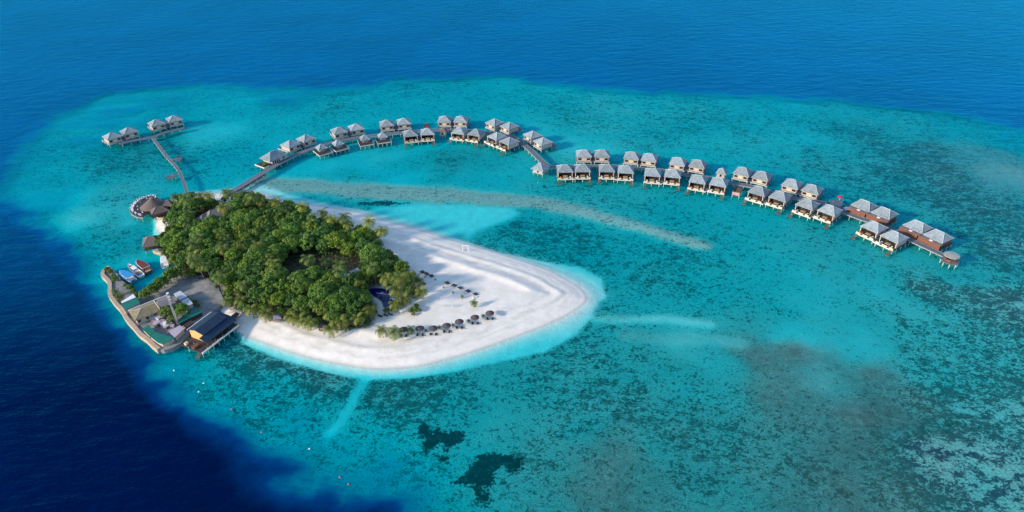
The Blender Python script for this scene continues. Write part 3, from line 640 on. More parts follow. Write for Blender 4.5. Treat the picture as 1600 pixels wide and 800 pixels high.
place(hut, (3.9,), (844.4,255.5), (120,30), 6.3, 'square cream hut with a pale pyramid roof at the bend of the jetty', 'pavilion', None)
place(hut, (2.3, brownth, brownhip, cream, 6.4), (691.5,200), (1,.02), 5.8, 'small brown roofed hut on stilts in front of the curved jetty rear row', 'pavilion', None)
place(hut, (2.7,), (1129,262.5), (1,.2), 6.3, 'small pale roofed service hut standing behind the east jetty', 'pavilion', None)

# villa with the tall side roof near the island end of the curved jetty
p = at(425.5, 236, 7.4); sp = thing('jetty_reception', (p.x, p.y, -.6), yaw_px(425, 236, 92, -40, 7.4), 'long grey roofed building with a dark deck at the island end of the jetty', 'pavilion')
villa_roof(sp, 6.4, 4.8, 4.8, 8.0, 1.6)
MB().box(-4.6, 6.0, -4.1, 4.0, 2.55, 4.7).build('wall', stilt_m, sp)
for x in (-3.6, -2.3, -1.0, .3): MB().box(x-.35, x+.35, -4.17, -4.103, 2.6, 4.3).build('door', glass_m, sp)
window(sp, 3.6, -4.1, 3.2, 1.2, 1.0)
MB().box(-10.5, -5.0, -4.6, 4.0, 2.3, 2.54).box(-5.0, 6.2, -4.6, 4.6, 2.3, 2.54).build('deck', darkdeck, sp)
MB().box(-10.7, -10.503, -4.6, 4.0, 2.2, 3.0).box(-10.5, -7.2, -4.8, -4.603, 2.2, 3.0).build('planter_wall', stilt_m, sp)
for x in (-10, -6, -2, 2, 6):
    for y in (-4.3, 0, 4): stilt(sp, x, y)

# octagonal pavilion at the east end
p = at(1487.5, 398.5, 4.7); oc = thing('octagonal_pavilion', (p.x, p.y, -.5), .3, 'octagonal flat roofed pavilion on white stilts at the far right end of the jetty', 'pavilion')
MB().lathe([(.01, 5.45), (3.2, 5.2), (3.25, 5.0), (.01, 4.99)], 10).build('roof', lagoonrf, oc)
MB().lathe([(.01, 2.3), (3.7, 2.3), (3.7, 2.56), (.01, 2.56)], 8).build('deck', jetw, oc)
MB().lathe([(2.3, 2.57), (2.3, 3.6), (2.1, 3.6), (2.1, 2.57)], 8).build('counter', redwood, oc)
for k in range(8):
    a = k*PI/4
    MB().tube([(2.6*math.cos(a), 2.6*math.sin(a), 2.56), (2.6*math.cos(a), 2.6*math.sin(a), 4.98)], .1, 5).build('roof_post', wood, oc)
    stilt(oc, 3.3*math.cos(a), 3.3*math.sin(a))

# hub deck in the jetty with its small structures
HUB = [tuple(at(x, y, 2.05))[:2] for x, y in [(1288,315),(1297.6,319),(1296.5,311.5),(1301,313.5),(1306,310.5),(1310,313),(1316,312.5),(1315.5,317),(1319,319.5),(1313.5,322),(1319,329),(1312,331),(1305,325),(1288,319)]]
hb = MB().prism(HUB, 1.8, 2.09).build('star_shaped_deck', bluedeck); tag(hb, 'blue-grey star shaped landing deck between the east jetty and its brown walled end', 'deck')
c = at(1306, 318, 2.6)
for q in ((-4,-3),(0,-4),(4,-3),(-4,2),(4,2),(0,3)):
    stilt(hb, c.x+q[0], c.y+q[1])
p = at(1311.5, 313, 2.1); rp_ = thing('parasol', (p.x, p.y, 2.09), 0, 'crimson parasol standing on the star shaped deck', 'parasol')
MB().tube([(0,0,0),(0,0,2.3)], .06, 5).build('pole', whitep, rp_); MB().lathe([(1.5, 1.9), (.8, 2.35), (.02, 2.65)], 8).lathe([(.02, 2.6), (1.5, 1.88)], 8).build('canopy', redfab, rp_)
p = at(1324.5, 325.5, 3.4); tb = thing('sunning_platform', (p.x, p.y, 0), yaw_px(1324, 324, 10, -.8, 3.4), 'pale raised platform on legs beside the star shaped deck', 'platform')
MB().box(-1.9, 1.9, -1.2, 1.2, 3.2, 3.4).build('top', pinkrf, tb)
for x in (-1.6, 1.6):
    for y in (-.95, .95): MB().tube([(x, y, -2.6), (x, y, 3.19)], .09, 5).build('leg', stilt_m, tb)
p = at(1153.4, 294, 3.6); bh = thing('boat_landing', (p.x, p.y, 0), yaw_px(1153, 295, 10, 2, 3), 'small brown boarded landing stage below the east jetty', 'landing stage')
MB().box(-1.9, 1.9, -4.2, 3.2, 2.3, 2.54).build('deck', wood, bh)
MB().box(-1.9, 1.9, -4.3, -4.203, 1.4, 3.2).build('end_screen', junk, bh); MB().box(-1.9, -1.75, -4.2, 3, 2.56, 3.3).box(1.75, 1.9, -4.2, 3, 2.56, 3.3).build('side_rail', wood, bh)
for x in (-1.7, 1.7):
    for y in (-4, -.5, 3): stilt(bh, x, y)
p = at(666.8, 197, 3.5); bk = thing('boat_shed', (p.x, p.y, 0), 0, 'small reddish shed half hidden behind the front villas of the curved jetty', 'shed')
MB().box(-1.8, 1.8, -1.5, 1.5, 2.3, 4.2).build('wall', redwood, bk); MB().box(-2.1, 2.1, -1.8, 1.8, 4.21, 4.4).build('roof', darkdeck, bk)
for x in (-1.5, 1.5):
    for y in (-1.2, 1.2): stilt(bk, x, y)

# ------------------------------------------------------------------ jetties
JSTILT = MB().tube([(0,0,-2.6),(0,0,1.8)], .15, 6).mesh('stilt', stilt_m)
def jetty(px, width, label, z=2.05, step=5.0, name='jetty', m=None, post=True):
    w_ = [np.array(tuple(at(x, y, z))[:2]) for x, y in px]
    w_ = [np.array(q) for q in smooth_open(w_, 5)] if len(w_) > 2 else w_
    pts = np.array(w_); d = np.gradient(pts, axis=0); d /= np.linalg.norm(d, axis=1)[:, None]; nrm = np.stack([-d[:, 1], d[:, 0]], 1)
    L, R_ = pts+nrm*width/2, pts-nrm*width/2
    def ribbon(A, B, z0, z1):
        n = len(A); vs = [(*a, z1) for a in A]+[(*b, z1) for b in B]+[(*a, z0) for a in A]+[(*b, z0) for b in B]; fs = []
        for i in range(n-1):
            fs += [(i, i+1, n+i+1, n+i), (2*n+i, 3*n+i, 3*n+i+1, 2*n+i+1), (i, 2*n+i, 2*n+i+1, i+1), (n+i, n+i+1, 3*n+i+1, 3*n+i)]
        fs += [(0, n, 3*n, 2*n), (n-1, 3*n-1, 4*n-1, 2*n-1)]
        return vs, fs
    root = thing(name, (0, 0, 0), 0, label, 'walkway')
    # planks: separate boards laid across the walkway
    b = MB(); seg = np.linalg.norm(np.diff(pts, axis=0), axis=1); cum = np.concatenate([[0], np.cumsum(seg)]); tot = cum[-1]
    s_ = 0
    at_s = lambda s: (np.array([np.interp(s, cum, pts[:, 0]), np.interp(s, cum, pts[:, 1])]), np.array([np.interp(s, cum, nrm[:, 0]), np.interp(s, cum, nrm[:, 1])]))
    while s_ < tot:
        e = min(s_+.9, tot); (a, na), (c_, nc) = at_s(s_), at_s(e-.06); zz = z+random.uniform(-.012, .012)
        q = [a+na*width/2, c_+nc*width/2, c_-nc*width/2, a-na*width/2]
        b.add([(*v, zz) for v in q]+[(*v, z-.07) for v in q], [(3, 2, 1, 0), (0, 1, 5, 4), (1, 2, 6, 5), (2, 3, 7, 6), (3, 0, 4, 7)]); s_ += .9
    b.build('planking', m or jetw, root)
    e = MB(); e.add(*ribbon(L+nrm*.14, L+nrm*.01, z-.4, z+.06)); e.add(*ribbon(R_-nrm*.01, R_-nrm*.14, z-.4, z+.06)); e.add(*ribbon(L, R_, z-.3, z-.08)); e.build('edge_beam', jetedge, root)
    if post:
        sp_ = []
        for s in np.arange(1.5, tot-1, step):
            a, na = at_s(s); sp_ += [a+na*(width/2-.1), a-na*(width/2-.1)]
        sp_.sort(key=lambda q: q[1]+abs(q[0])*.2)
        for q in sp_[:100]: stilt(root, q[0], q[1], 'stilt', JSTILT)
        if len(sp_) > 100:
            r = MB()
            for q in sp_[100:]: r.tube([(q[0], q[1], -2.6), (q[0], q[1], 1.8)], .15, 5)
            tag(r.build('stilts', stilt_m, root), kind='stuff')
    return root
jetty([(350,304),(366,296.5),(380,288.4),(404,273.8),(428.7,259),(461,242),(493.7,229.9),(518,222.6),(558.7,214.4),(591,210.4),(623.7,207),(660.6,203.9),(701,202.6),(733.7,203.9),(763,207.1),(798.7,213.6),(815,222.6),(831,236.4),(848,253),(858,260.3)], 3.0, 'long grey curved boardwalk on stilts from the island to the bend hut')
jetty([(858,260.3),(869,260.6),(900,259.3),(925.6,258.7),(966,259.6),(998.7,262.8),(1039,266.2),(1071.9,272.6),(1108.7,278),(1141,285.2),(1173.7,291),(1206,299.9),(1238.7,308.6),(1270,314),(1290,317)], 2.8, 'east boardwalk on stilts between two rows of villas')
jetty([(1313,327),(1321,332),(1345,341),(1377.5,351),(1400,361.5),(1419.7,372.9),(1450.6,387.5),(1481,401.5)], 2.8, 'end boardwalk from the star shaped deck past the brown walled villas')
jetty([(294,308),(291.5,300),(288.7,290),(285,279),(279.8,267.3),(272.5,257),(263.5,247.8),(255.5,238),(247.3,226.6),(238.3,215.2)], 1.35, 'narrow pale boardwalk curving from the island wood out to the west villas')
jetty([(186,224.5),(200,221),(218,217.5),(238,213.6),(257,206.8),(273.2,202.8),(288,199.5)], 2.2, 'dark boardwalk joining the four west villas', m=bluedeck)
jetty([(352,308),(374,297),(396,284.5),(416,272.5)], 1.6, 'lower side boardwalk next to the island end of the curved jetty', z=1.4, m=bluedeck)
for (a, b_, lb) in (((266,250.5),(278,247.4),'right of the narrow west boardwalk'),((277,272),(267,275.2),'left of the narrow west boardwalk')):
    jt = jetty([a, b_], 1.0, f'short side pier with a small bathing stage {lb}', step=3)
    c = at(b_[0], b_[1], 2.6)
    MB().box(c.x-2, c.x+2, c.y-2, c.y+2, 1.8, 2.04).build('stage', bluedeck, jt)
    rr = MB()
    for q in ((-2,-2),(2,-2),(2,2),(-2,2)): rr.tube([(c.x+q[0]*.95, c.y+q[1]*.95, -2.5), (c.x+q[0]*.95, c.y+q[1]*.95, 3.5)], .09, 5)
    rr.box(c.x-1.9, c.x+1.9, c.y-2, c.y-1.9, 3.3, 3.4).box(c.x-1.9, c.x+1.9, c.y+1.9, c.y+2, 3.3, 3.4); rr.build('railing', wood, jt)

# loungers on the villa terraces
def lounger_mesh(m):
    b = MB(); b.box(-.35, .35, -1.0, .35, .28, .42)
    b.add([(-.35,.35,.28),(.35,.35,.28),(.35,.95,.75),(-.35,.95,.75),(-.35,.35,.42),(.35,.35,.42),(.35,.88,.86),(-.35,.88,.86)], [(0,3,2,1),(4,5,6,7),(0,1,5,4),(1,2,6,5),(2,3,7,6),(3,0,4,7)])
    for x in (-.3, .3):
        for y in (-.9, .3): b.box(x-.04, x+.04, y-.04, y+.04, 0, .279)
    return b.mesh('sun_lounger', m)
LWH = lounger_mesh(whitecl); LDK = lounger_mesh(darkfab); LOR = lounger_mesh(orange)
def single(name, me, loc, rz, label, cat, group=None, sc=None):
    o = bpy.data.objects.new(name, me); COL.objects.link(o); o.location = loc; o.rotation_euler = (0, 0, rz)
    if sc: o.scale = (sc, sc, sc) if not isinstance(sc, tuple) else sc
    return tag(o, label, cat, group)
bpy.context.view_layer.update()
for o, i in LOUNGE_SPOTS:
    rz = o.rotation_euler[2]; row = 'curved jetty' if i < 6 else 'east jetty' if i < 18 else 'jetty end'
    for k, (lx, ly) in enumerate(((-2.6, -5.2), (2.6, -5.2))):
        x = o.location.x+lx*math.cos(rz)-ly*math.sin(rz); y = o.location.y+lx*math.sin(rz)+ly*math.cos(rz)
        n = i if i < 6 else i-6 if i < 18 else i-18
        single('sun_lounger', LWH if (i+k) % 3 else LOR, (x, y, 1.945), rz+PI+random.uniform(-.3, .3), f"{'white' if (i+k) % 3 else 'orange'} lounger on the {['left','right'][k]} terrace side of the {ordn(n)} front villa, {row}", 'lounger', 'loungers on the villa terraces')
# ------------------------------------------------------------------ service quay at the south-west corner
bpy.context.view_layer.update()
q_in = MB().prism(QUAY, -3, 1.55).build('quay_ground', conc); tag(q_in, kind='structure')
outer = [QUAY[-1]]+QUAY[:1]; oi = list(range(23, len(QUAY)))   # from the dock round the sea side
wallpts = [QUAY[i] for i in range(22, len(QUAY))]+[QUAY[0], QUAY[1]]
def wallmesh(pts, th, z0, z1, closed=False):
    pts = np.array(pts); d = np.gradient(pts, axis=0); d /= np.linalg.norm(d, axis=1)[:, None]+1e-9; nr = np.stack([-d[:, 1], d[:, 0]], 1)
    b = MB(); n = len(pts); vs = []
    for i in range(n):
        a, c = pts[i]+nr[i]*th/2, pts[i]-nr[i]*th/2; vs += [(*a, z0), (*a, z1), (*c, z1), (*c, z0)]
    fs = [(4*i+k, 4*i+(k+1) % 4, 4*i+4+(k+1) % 4, 4*i+4+k) for i in range(n-1) for k in range(4)]+[(3, 2, 1, 0), (4*n-4, 4*n-3, 4*n-2, 4*n-1)]
    b.add(vs, fs); return b
sw = wallmesh(smooth_open(wallpts, 4), 1.5, -3, 2.1).build('sea_wall', seaw); tag(sw, 'cream stone sea wall curving round the service yard', 'wall')
ld = wallmesh(smooth_open(ground([(240,392+0),(247,394),(256,397.5),(264,399.5),(272,399.5)], 1.2), 3), 1.0, -2, 1.7).build('retaining_wall', seaw); tag(ld, 'low cream retaining wall under the trees by the inlet', 'wall')
ld = wallmesh(smooth_open(ground([(242,332),(244,337),(250,341),(257,341.5)], 1.2), 3), .9, -2, 1.7).build('retaining_wall', seaw); tag(ld, 'short cream retaining wall below the restaurant roofs', 'wall')

def slab(name, px, z0, z1, roof_m, wall_m, label, cat, over=.35, parent_extra=None):
    """building or shed from its roof outline: walls, overhanging roof slab"""
    pts = [Vector(tuple(at(x, y, z1))[:2]) for x, y in px]; c = sum(pts, Vector((0, 0)))/len(pts)
    root = thing(name, (c.x, c.y, z0), 0, label, cat); a = pts[1]-pts[0]; rz = math.atan2(a.y, a.x); root.rotation_euler = (0, 0, rz)
    R = Matrix.Rotation(-rz, 2); loc = [R@(p-c) for p in pts]
    inn = [p*(1-over/max(p.length, .6)) for p in loc]
    MB().prism([tuple(p) for p in inn], 0, z1-z0-.18).build('wall', wall_m, root)
    MB().prism([tuple(p) for p in loc], z1-z0-.177, z1-z0).build('roof', roof_m, root)
    return root
ZQ = 1.55
slab('storage_shed', [(190,474),(212.5,464.8),(219,473),(194.5,484.5)], ZQ, 4.0, greenrf, cream, 'green roofed shed beside the sea wall, left of the long tan roofed building', 'shed')
slab('lean_to', [(189,471.5),(208,459.5),(212.2,464.3),(190,473.6)], ZQ, 4.2, whitecl, cream, 'strip of pale roof along the edge of the green shed', 'lean-to')
slab('workshop', [(222,514),(232,508),(242.5,518),(233,524.5)], ZQ, 3.2, greenrf, cream, 'smaller green roofed workshop inside the bend of the sea wall', 'workshop')
slab('workshop', [(233.5,525),(243,518.4),(257,523),(272.5,527.5),(264,533.5),(253.5,537.5),(246.5,535)], ZQ, 3.4, greenrf, cream, 'largest green roofed workshop at the corner of the sea wall', 'workshop')
slab('store_room', [(264,518),(281,508),(288,513.5),(273,527)], ZQ, 3.6, pinkrf, cream, 'pale mauve flat roofed store between the green workshops and the dock', 'store')
slab('water_plant', [(279.5,505),(281,497.5),(302,479.5),(316,487.5)], ZQ, 3.4, greenrf, darkdeck, 'teal roofed plant room right of the lattice mast', 'plant room')
slab('service_hut', [(286,508),(298,500.5),(303,503.5),(291,512)], ZQ, 3.0, darkdeck, redwood, 'small dark flat hut between the teal roof and the dock', 'hut')
slab('white_store', [(271,459),(281.5,454),(292,463),(281,469)], ZQ, 4.6, ribrf, cream, 'left of the two white ribbed roof stores in the yard', 'store')
slab('white_store', [(283,470),(293.5,465),(301.5,474),(290,481)], ZQ, 4.4, ribrf, cream, 'right of the two white ribbed roof stores in the yard', 'store')
slab('courtyard_canopy', [(246,486),(258,481),(262,489),(252,497)], ZQ, 3.2, pinkrf, cream, 'small pale canopy in the cluttered yard below the long building', 'canopy')
# long tan roofed building
cnt = at(236, 480, 5.0); rz = yaw_px(203, 483.5, 58, -23, 4.6)
lb_ = thing('staff_building', (cnt.x, cnt.y, ZQ), rz, 'long tan hip roofed staff building across the service yard', 'building')
Lx = (at(203, 483.5, 4.6)-at(263, 460, 4.6)).length/2
MB().box(-Lx+.6, Lx-.6, -3.4, 3.8, 0, 3.0).build('wall', cream, lb_)
r = MB().hip(Lx, 4.3, 3.05, 4.6, Lx-4.0, .2).build('roof', tanrf, lb_); MB().hipcaps(Lx, 4.3, 3.05, 4.6, Lx-4.0, r=.1).build('hip_capping', cream, r)
MB().box(-Lx, Lx, 4.31, 4.6, 2.8, 3.3).build('gutter', whitecl, lb_)
for x in (-6, -3, 0, 3): MB().box(x-.5, x+.5, -3.46, -3.403, 1.0, 2.2).build('window', glass_m, lb_)
cnt = at(258, 472, 6.0)
gb = thing('grey_annex', (cnt.x, cnt.y, ZQ), rz, 'raised grey roofed block at the right end of the tan roofed building', 'building')
MB().box(-2.7, 2.7, -3.2, 3.2, 0, 4.6).build('wall', cream, gb); MB().hip(3.1, 3.7, 4.62, 5.6, 2.6, .15).build('roof', greyrf, gb); MB().box(-3.3, -3.103, -3.8, 3.8, 4.5, 5.2).build('gable_board', cream, gb)
# lattice mast
b0 = at(278.5, 508, ZQ); mm = thing('lattice_mast', (b0.x, b0.y, ZQ), .2, 'tall white lattice radio mast rising over the yard trees', 'mast')
Hm = 15.5
for x, y in ((-.32, -.32), (.32, -.32), (.32, .32), (-.32, .32)): MB().tube([(x, y, 0), (x*.6, y*.6, Hm)], .045, 4).build('leg', steel, mm)
b = MB()
for k in range(15):
    z = k*1.0+.2; q = .32*(1-.4*z/Hm); q2 = .32*(1-.4*(z+1)/Hm)
    for (a, c) in (((-q, -q, z), (q2, -q2, z+1)), ((q, -q, z), (q2, q2, z+1)), ((q, q, z), (-q2, q2, z+1)), ((-q, q, z), (-q2, -q2, z+1))): b.tube([a, c], .028, 3, cap=False)
b.build('bracing', steel, mm)
for z, s_ in ((15.3, .5), (13.6, .42), (12.4, .35)): MB().lathe([(.02, z), (s_, z+.15), (s_*1.1, z+.35), (.02, z+.3)], 8, c=(.3, 0)).build('antenna_dish', whitep, mm)
# clutter in the yard
def crate_mesh(m): return MB().box(-.8, .8, -.6, .6, 0, 1.0).box(-.85, .85, -.65, .65, 1.003, 1.12, 1).box(-.7, -.5, -.64, -.603, 0, 1.0, 1).box(.5, .7, -.64, -.603, 0, 1.0, 1).mesh('machinery_crate', [m, pinkrf])
CM = [crate_mesh(junk), crate_mesh(pinkrf), crate_mesh(stilt_m), crate_mesh(wood)]
spots = [(240,501,0),(244,505,1),(249,500,2),(252,507,0),(247,509,3),(255,503,1),(257,508,2),(262,506,0),(266,509,0),(270,511,1),(261,513,3),(243,498,2)]
for k, (x, y, v) in enumerate(spots):
    p = at(x, y, ZQ); s_ = random.uniform(.8, 1.6)
    single('machinery_crate', CM[v], (p.x, p.y, ZQ), random.uniform(0, 3), f"{['rusty pink','pale mauve','off-white','brown wooden'][v]} machinery box, {ordn(k)} of the clutter counted across the open yard", 'crate', 'machinery boxes in the open yard', s_)
p = at(259, 510.5, ZQ); ub = thing('utility_cart', (p.x, p.y, ZQ), 1.9, 'small white utility cart parked among the boxes in the yard', 'cart')
MB().box(-1.3, 1.3, -.6, .6, .35, .8).box(.1, 1.0, -.6, .6, .8, 1.0).build('body', whitep, ub); MB().box(-.6, 1.1, -.6, .6, 1.75, 1.83).build('canopy', whitep, ub)
for x in (-.5, 1.0):
    for y in (-.55, .55): MB().tube([(x, y, .8), (x, y, 1.75)], .035, 4).build('post', steel, ub)
for x in (-.85, .85):
    for y in (-.62, .62): MB().tube([(x, y-.08, .3), (x, y+.08, .3)], .3, 10).build('wheel', darkfab, ub)

# ------------------------------------------------------------------ dock house
c0 = at(323, 503, 6.6); rz = yaw_px(311.6, 525, 37.7, -28.6, 6.6)
dk = thing('dock_house', (c0.x, c0.y, 0), rz, 'dark slate two tier dock house standing over the water edge', 'building')
Lu = (at(311.6, 525, 6.6)-at(349.3, 496.4, 6.6)).length/2; Wu = (at(311.6, 525, 6.6)-at(295.3, 511, 6.6)).length/2
cu = (at(311.6, 525, 6.6)+at(349.3, 496.4, 6.6)+at(295.3, 511, 6.6)+at(335.8, 480.7, 6.6))/4; dk.location = (cu.x, cu.y, 0)
def loc_of(px, z):
    v = at(px[0], px[1], z)-Vector((cu.x, cu.y, z)); cs, sn = math.cos(-rz), math.sin(-rz); return (v.x*cs-v.y*sn, v.x*sn+v.y*cs)
g = MB()
g.add([(-Lu, -Wu, 5.9), (Lu, -Wu, 5.9), (Lu, 0, 7.0), (-Lu, 0, 7.0), (-Lu, Wu, 5.9), (Lu, Wu, 5.9), (-Lu, -Wu, 5.7), (Lu, -Wu, 5.7), (-Lu, Wu, 5.7), (Lu, Wu, 5.7), (-Lu, 0, 6.8), (Lu, 0, 6.8)],
      [(0, 1, 2, 3), (3, 2, 5, 4), (0, 6, 7, 1), (4, 5, 9, 8), (6, 10, 11, 7), (10, 8, 9, 11), (0, 3, 10, 6), (3, 4, 8, 10), (1, 7, 11, 2), (2, 11, 9, 5)])
g.build('upper_roof', slaterf, dk)
g2 = MB(); xl, xr = -Lu-1.6, Lu+1.6; yl, yh = -Wu-3.0, Wu-1.0
g2.add([(xl, yl, 4.4), (xr, yl, 4.4), (xr, -Wu+.5, 5.5), (xl, -Wu+.5, 5.5), (xl, yl, 4.2), (xr, yl, 4.2), (xr, -Wu+.5, 5.3), (xl, -Wu+.5, 5.3)], [(0, 1, 2, 3), (7, 6, 5, 4), (0, 4, 5, 1), (1, 5, 6, 2), (2, 6, 7, 3), (3, 7, 4, 0)])
g2.box(Lu+.02, xr, -Wu+.5, yh, 5.3, 5.5)
g2.build('lower_roof', slaterf, dk)
MB().box(-Lu+.4, Lu-.4, -Wu+.5, Wu-.4, 2.0, 5.7).build('wall', yellow, dk)
MB().add([(-Lu+.3, -Wu+.4, 5.3), (-Lu+.3, Wu-.4, 5.3), (-Lu+.3, 0, 6.7), (-Lu+.39, -Wu+.4, 5.3), (-Lu+.39, Wu-.4, 5.3), (-Lu+.39, 0, 6.7)], [(0, 2, 1), (3, 4, 5), (0, 1, 4, 3), (1, 2, 5, 4), (2, 0, 3, 5)]).build('gable', yellow, dk)
MB().box(xl-3.2, xr, yl-.2, Wu-.2, 1.75, 2.0).build('deck', darkdeck, dk)
MB().box(xl-3.2, xr, yl-.5, yl-.203, 1.6, 2.25).build('edge_beam', whitep, dk)
MB().box(-Lu, Lu, Wu+.003, Wu+.25, 5.6, 5.9).build('gutter', whitecl, dk)
n = 8
for k in range(n):
    x = xl-3+(xr-xl+3)*k/(n-1)
    for y in (yl, 0): stilt(dk, x, y, 'stilt')
for k in range(5): MB().tube([(xl+.4+k*(xr-xl-.8)/4, yl+.3, 2.0), (xl+.4+k*(xr-xl-.8)/4, yl+.3, 4.3)], .1, 5).build('roof_post', wood, dk)
s_ = MB()
for k in range(8): s_.box(xl-3.3-k*.32, xl-3.02-k*.32, yl+.2, yl+2.0, 1.6-k*.25, 1.68-k*.25)
s_.build('stairs', wood, dk)
MB().box(xl-2.6, xl-1.4, 1.4, 2.6, 2.0, 3.0).build('counter', creamd, dk)
MB().box(xl-2.9, xl-.4, -3.2, -1.6, 2.0, 2.9).build('bench', redwood, dk)
pts = [tuple(at(x, y, 2.2))[:2] for x, y in [(356,497),(369,487),(374.6,489.7),(359,504.5)]]
gw = MB().prism(pts, 1.9, 2.15).build('gangway', darkdeck); tag(gw, 'dark boarded gangway from the dock house onto the beach', 'gangway')

# ------------------------------------------------------------------ restaurant over the water
rc = at(240, 321.5, 4.0); rs = thing('beach_restaurant', (rc.x, rc.y, 0), .35, 'big brown thatched cone roof of the restaurant on the crescent deck', 'restaurant')
MB().lathe([(6.4, 3.75), (6.5, 4.0), (3.4, 6.2), (1.2, 7.9), (.5, 8.5), (.02, 8.6)], 24, sx=1.0, sy=.86).lathe([(.02, 3.74), (6.4, 3.75)], 24, sx=1, sy=.86).build('roof', brownth, rs)
MB().lathe([(.75, 8.2), (.8, 8.5), (.02, 8.75)], 10).build('roof_cap', brownhip, rs)
MB().lathe([(3.6, 2.3), (3.6, 3.9)], 16, sx=1, sy=.86).build('wall', wood, rs)
for k in range(10):
    a = k*2*PI/10; MB().tube([(5.4*math.cos(a), 4.6*math.sin(a), 2.2), (5.4*math.cos(a), 4.6*math.sin(a), 3.9)], .12, 5).build('roof_post', wood, rs)
arc_px = [(238.8,304.4),(228.8,305.6),(218.8,309.4),(210.6,315),(205.6,320.6),(203,327),(204.4,331.5),(212.5,337.3),(223,339.5),(226.5,335.5),(240,333),(252,332),(256,318),(248,309)]
arc = smooth_closed(ground(arc_px, 2.7), 3)
dkk = MB().prism(arc, 2.2, 2.5).build('crescent_deck', darkdeck); tag(dkk, 'dark crescent dining deck on stilts around the cone roofed restaurant', 'deck')
rim = ground([(240,304.2),(229,305),(218.4,309),(210,314.6),(205,320.4),(202.4,327),(204,332),(212.3,338),(223,340)], 2.7)
rim_s = smooth_open(rim, 4)
wallmesh(rim_s, .16, 2.0, 2.62).build('edge_beam', jetedge, dkk)
rr = MB()
for q in rim_s[::2]: rr.tube([(q[0], q[1], 2.6), (q[0], q[1], 3.4)], .04, 4)
rr.build('railing_post', whitep, dkk)
for k, q in enumerate(rim_s[1::3]): stilt(dkk, q[0]*.985+rc.x*.015, q[1]*.985+rc.y*.015)
cm_ = MB().box(-.24, .24, -.24, .24, .42, .5).box(-.24, .24, .2, .27, .5, 1.0)
for x in (-.2, .2):
    for y in (-.2, .2): cm_.box(x-.03, x+.03, y-.03, y+.03, 0, .42)
CHAIR = cm_.mesh('dining_chair', whitecl)
TABLE = MB().lathe([(.02, .76), (.55, .76), (.55, .70), (.06, .68), (.06, .04), (.35, .02), (.35, 0)], 10).mesh('dining_table', whitecl)
rim_t = smooth_open(ground([(240,306.5),(230,307.7),(220.5,311.2),(213,316.5),(208.6,321.6),(206.4,327),(207.8,330.6),(214,334.8),(223,337)], 2.6), 4)
nt_ = len(rim_t)
ti = 0
for k in range(0, nt_, 3):
    q = Vector(rim_t[k]); nx_ = Vector((rc.x, rc.y))-q; nx_.normalize(); tz = Vector((-nx_.y, nx_.x))
    single('dining_table', TABLE, (q.x, q.y, 2.5), 0, f'white round table by the deck railing, {ordn(ti)} counted from the far end', 'table', 'dining tables on the crescent deck')
    for j, off in enumerate((tz*.95, -tz*.95)):
        c = q+off; single('dining_chair', CHAIR, (c.x, c.y, 2.5), math.atan2(off.y, off.x)-PI/2, f"white chair on the {['far','near'][j]} side of the {ordn(ti)} railing table counted from the far end", 'chair', 'dining chairs on the crescent deck')
    if k+1 < nt_ and k % 2 == 0:
        c = q+nx_*2.2+tz*.8
        single('dining_chair', CHAIR, (c.x, c.y, 2.5), random.uniform(0, 6), f'white chair standing inward of the {ordn(ti)} railing table on the crescent deck', 'chair', 'dining chairs on the crescent deck')
    ti += 1
def pyramid_house(px, z, hx, hy, ze, yaw, label, rm=brownth, cap=brownhip, ridge=.15, zb=1.8, name='thatched_pavilion', wall=wood, posts=True):
    p = at(px[0], px[1], z); root = thing(name, (p.x, p.y, 0), yaw, label, 'pavilion')
    MB().hip(hx, hy, ze, z, ridge, .22, .03).build('roof', rm, root); MB().hipcaps(hx, hy, ze, z, ridge, .03, r=.12).build('hip_capping', cap, root.children[0])
    MB().box(-hx*.8, hx*.8, -hy*.8, hy*.8, zb, ze-.2).build('wall', wall, root)
    MB().box(-hx*.9, hx*.9, -hy*.9, hy*.9, zb-.3, zb-.003).build('floor', darkdeck, root)
    if posts:
        for x in (-hx*.8, hx*.8):
            for y in (-hy*.8, hy*.8): stilt(root, x, y, me=JSTILT)
    return root
pyramid_house((261,312.5), 6.6, 2.7, 2.7, 4.2, .15, 'small brown pyramid roof behind the restaurant cone, nearest the wood', zb=2.5)
pyramid_house((247.2,323), 6.2, 4.1, 2.9, 4.0, .55, 'small brown hipped roof in front of the restaurant cone, above the low wall', ridge=1.2, zb=2.5)
pyramid_house((234.2,369), 6.8, 3.9, 4.6, 3.9, .35, 'brown and slate hip roofed boathouse standing in the water of the inlet', ridge=1.0, zb=2.2, name='boathouse')
c = at(251, 371, 1.8); rm_ = MB().add([tuple(at(x, y, 2.3)) for x, y in [(246,369),(256,362),(260,364),(249,373)]]+[tuple(at(x, y, 2.0)) for x, y in [(246,369),(256,362),(260,364),(249,373)]], [(0,1,2,3),(7,6,5,4),(0,4,5,1),(1,5,6,2),(2,6,7,3),(3,7,4,0)]).build('boarded_ramp', jetw); tag(rm_, 'short boarded ramp from the boathouse to the shore', 'ramp')
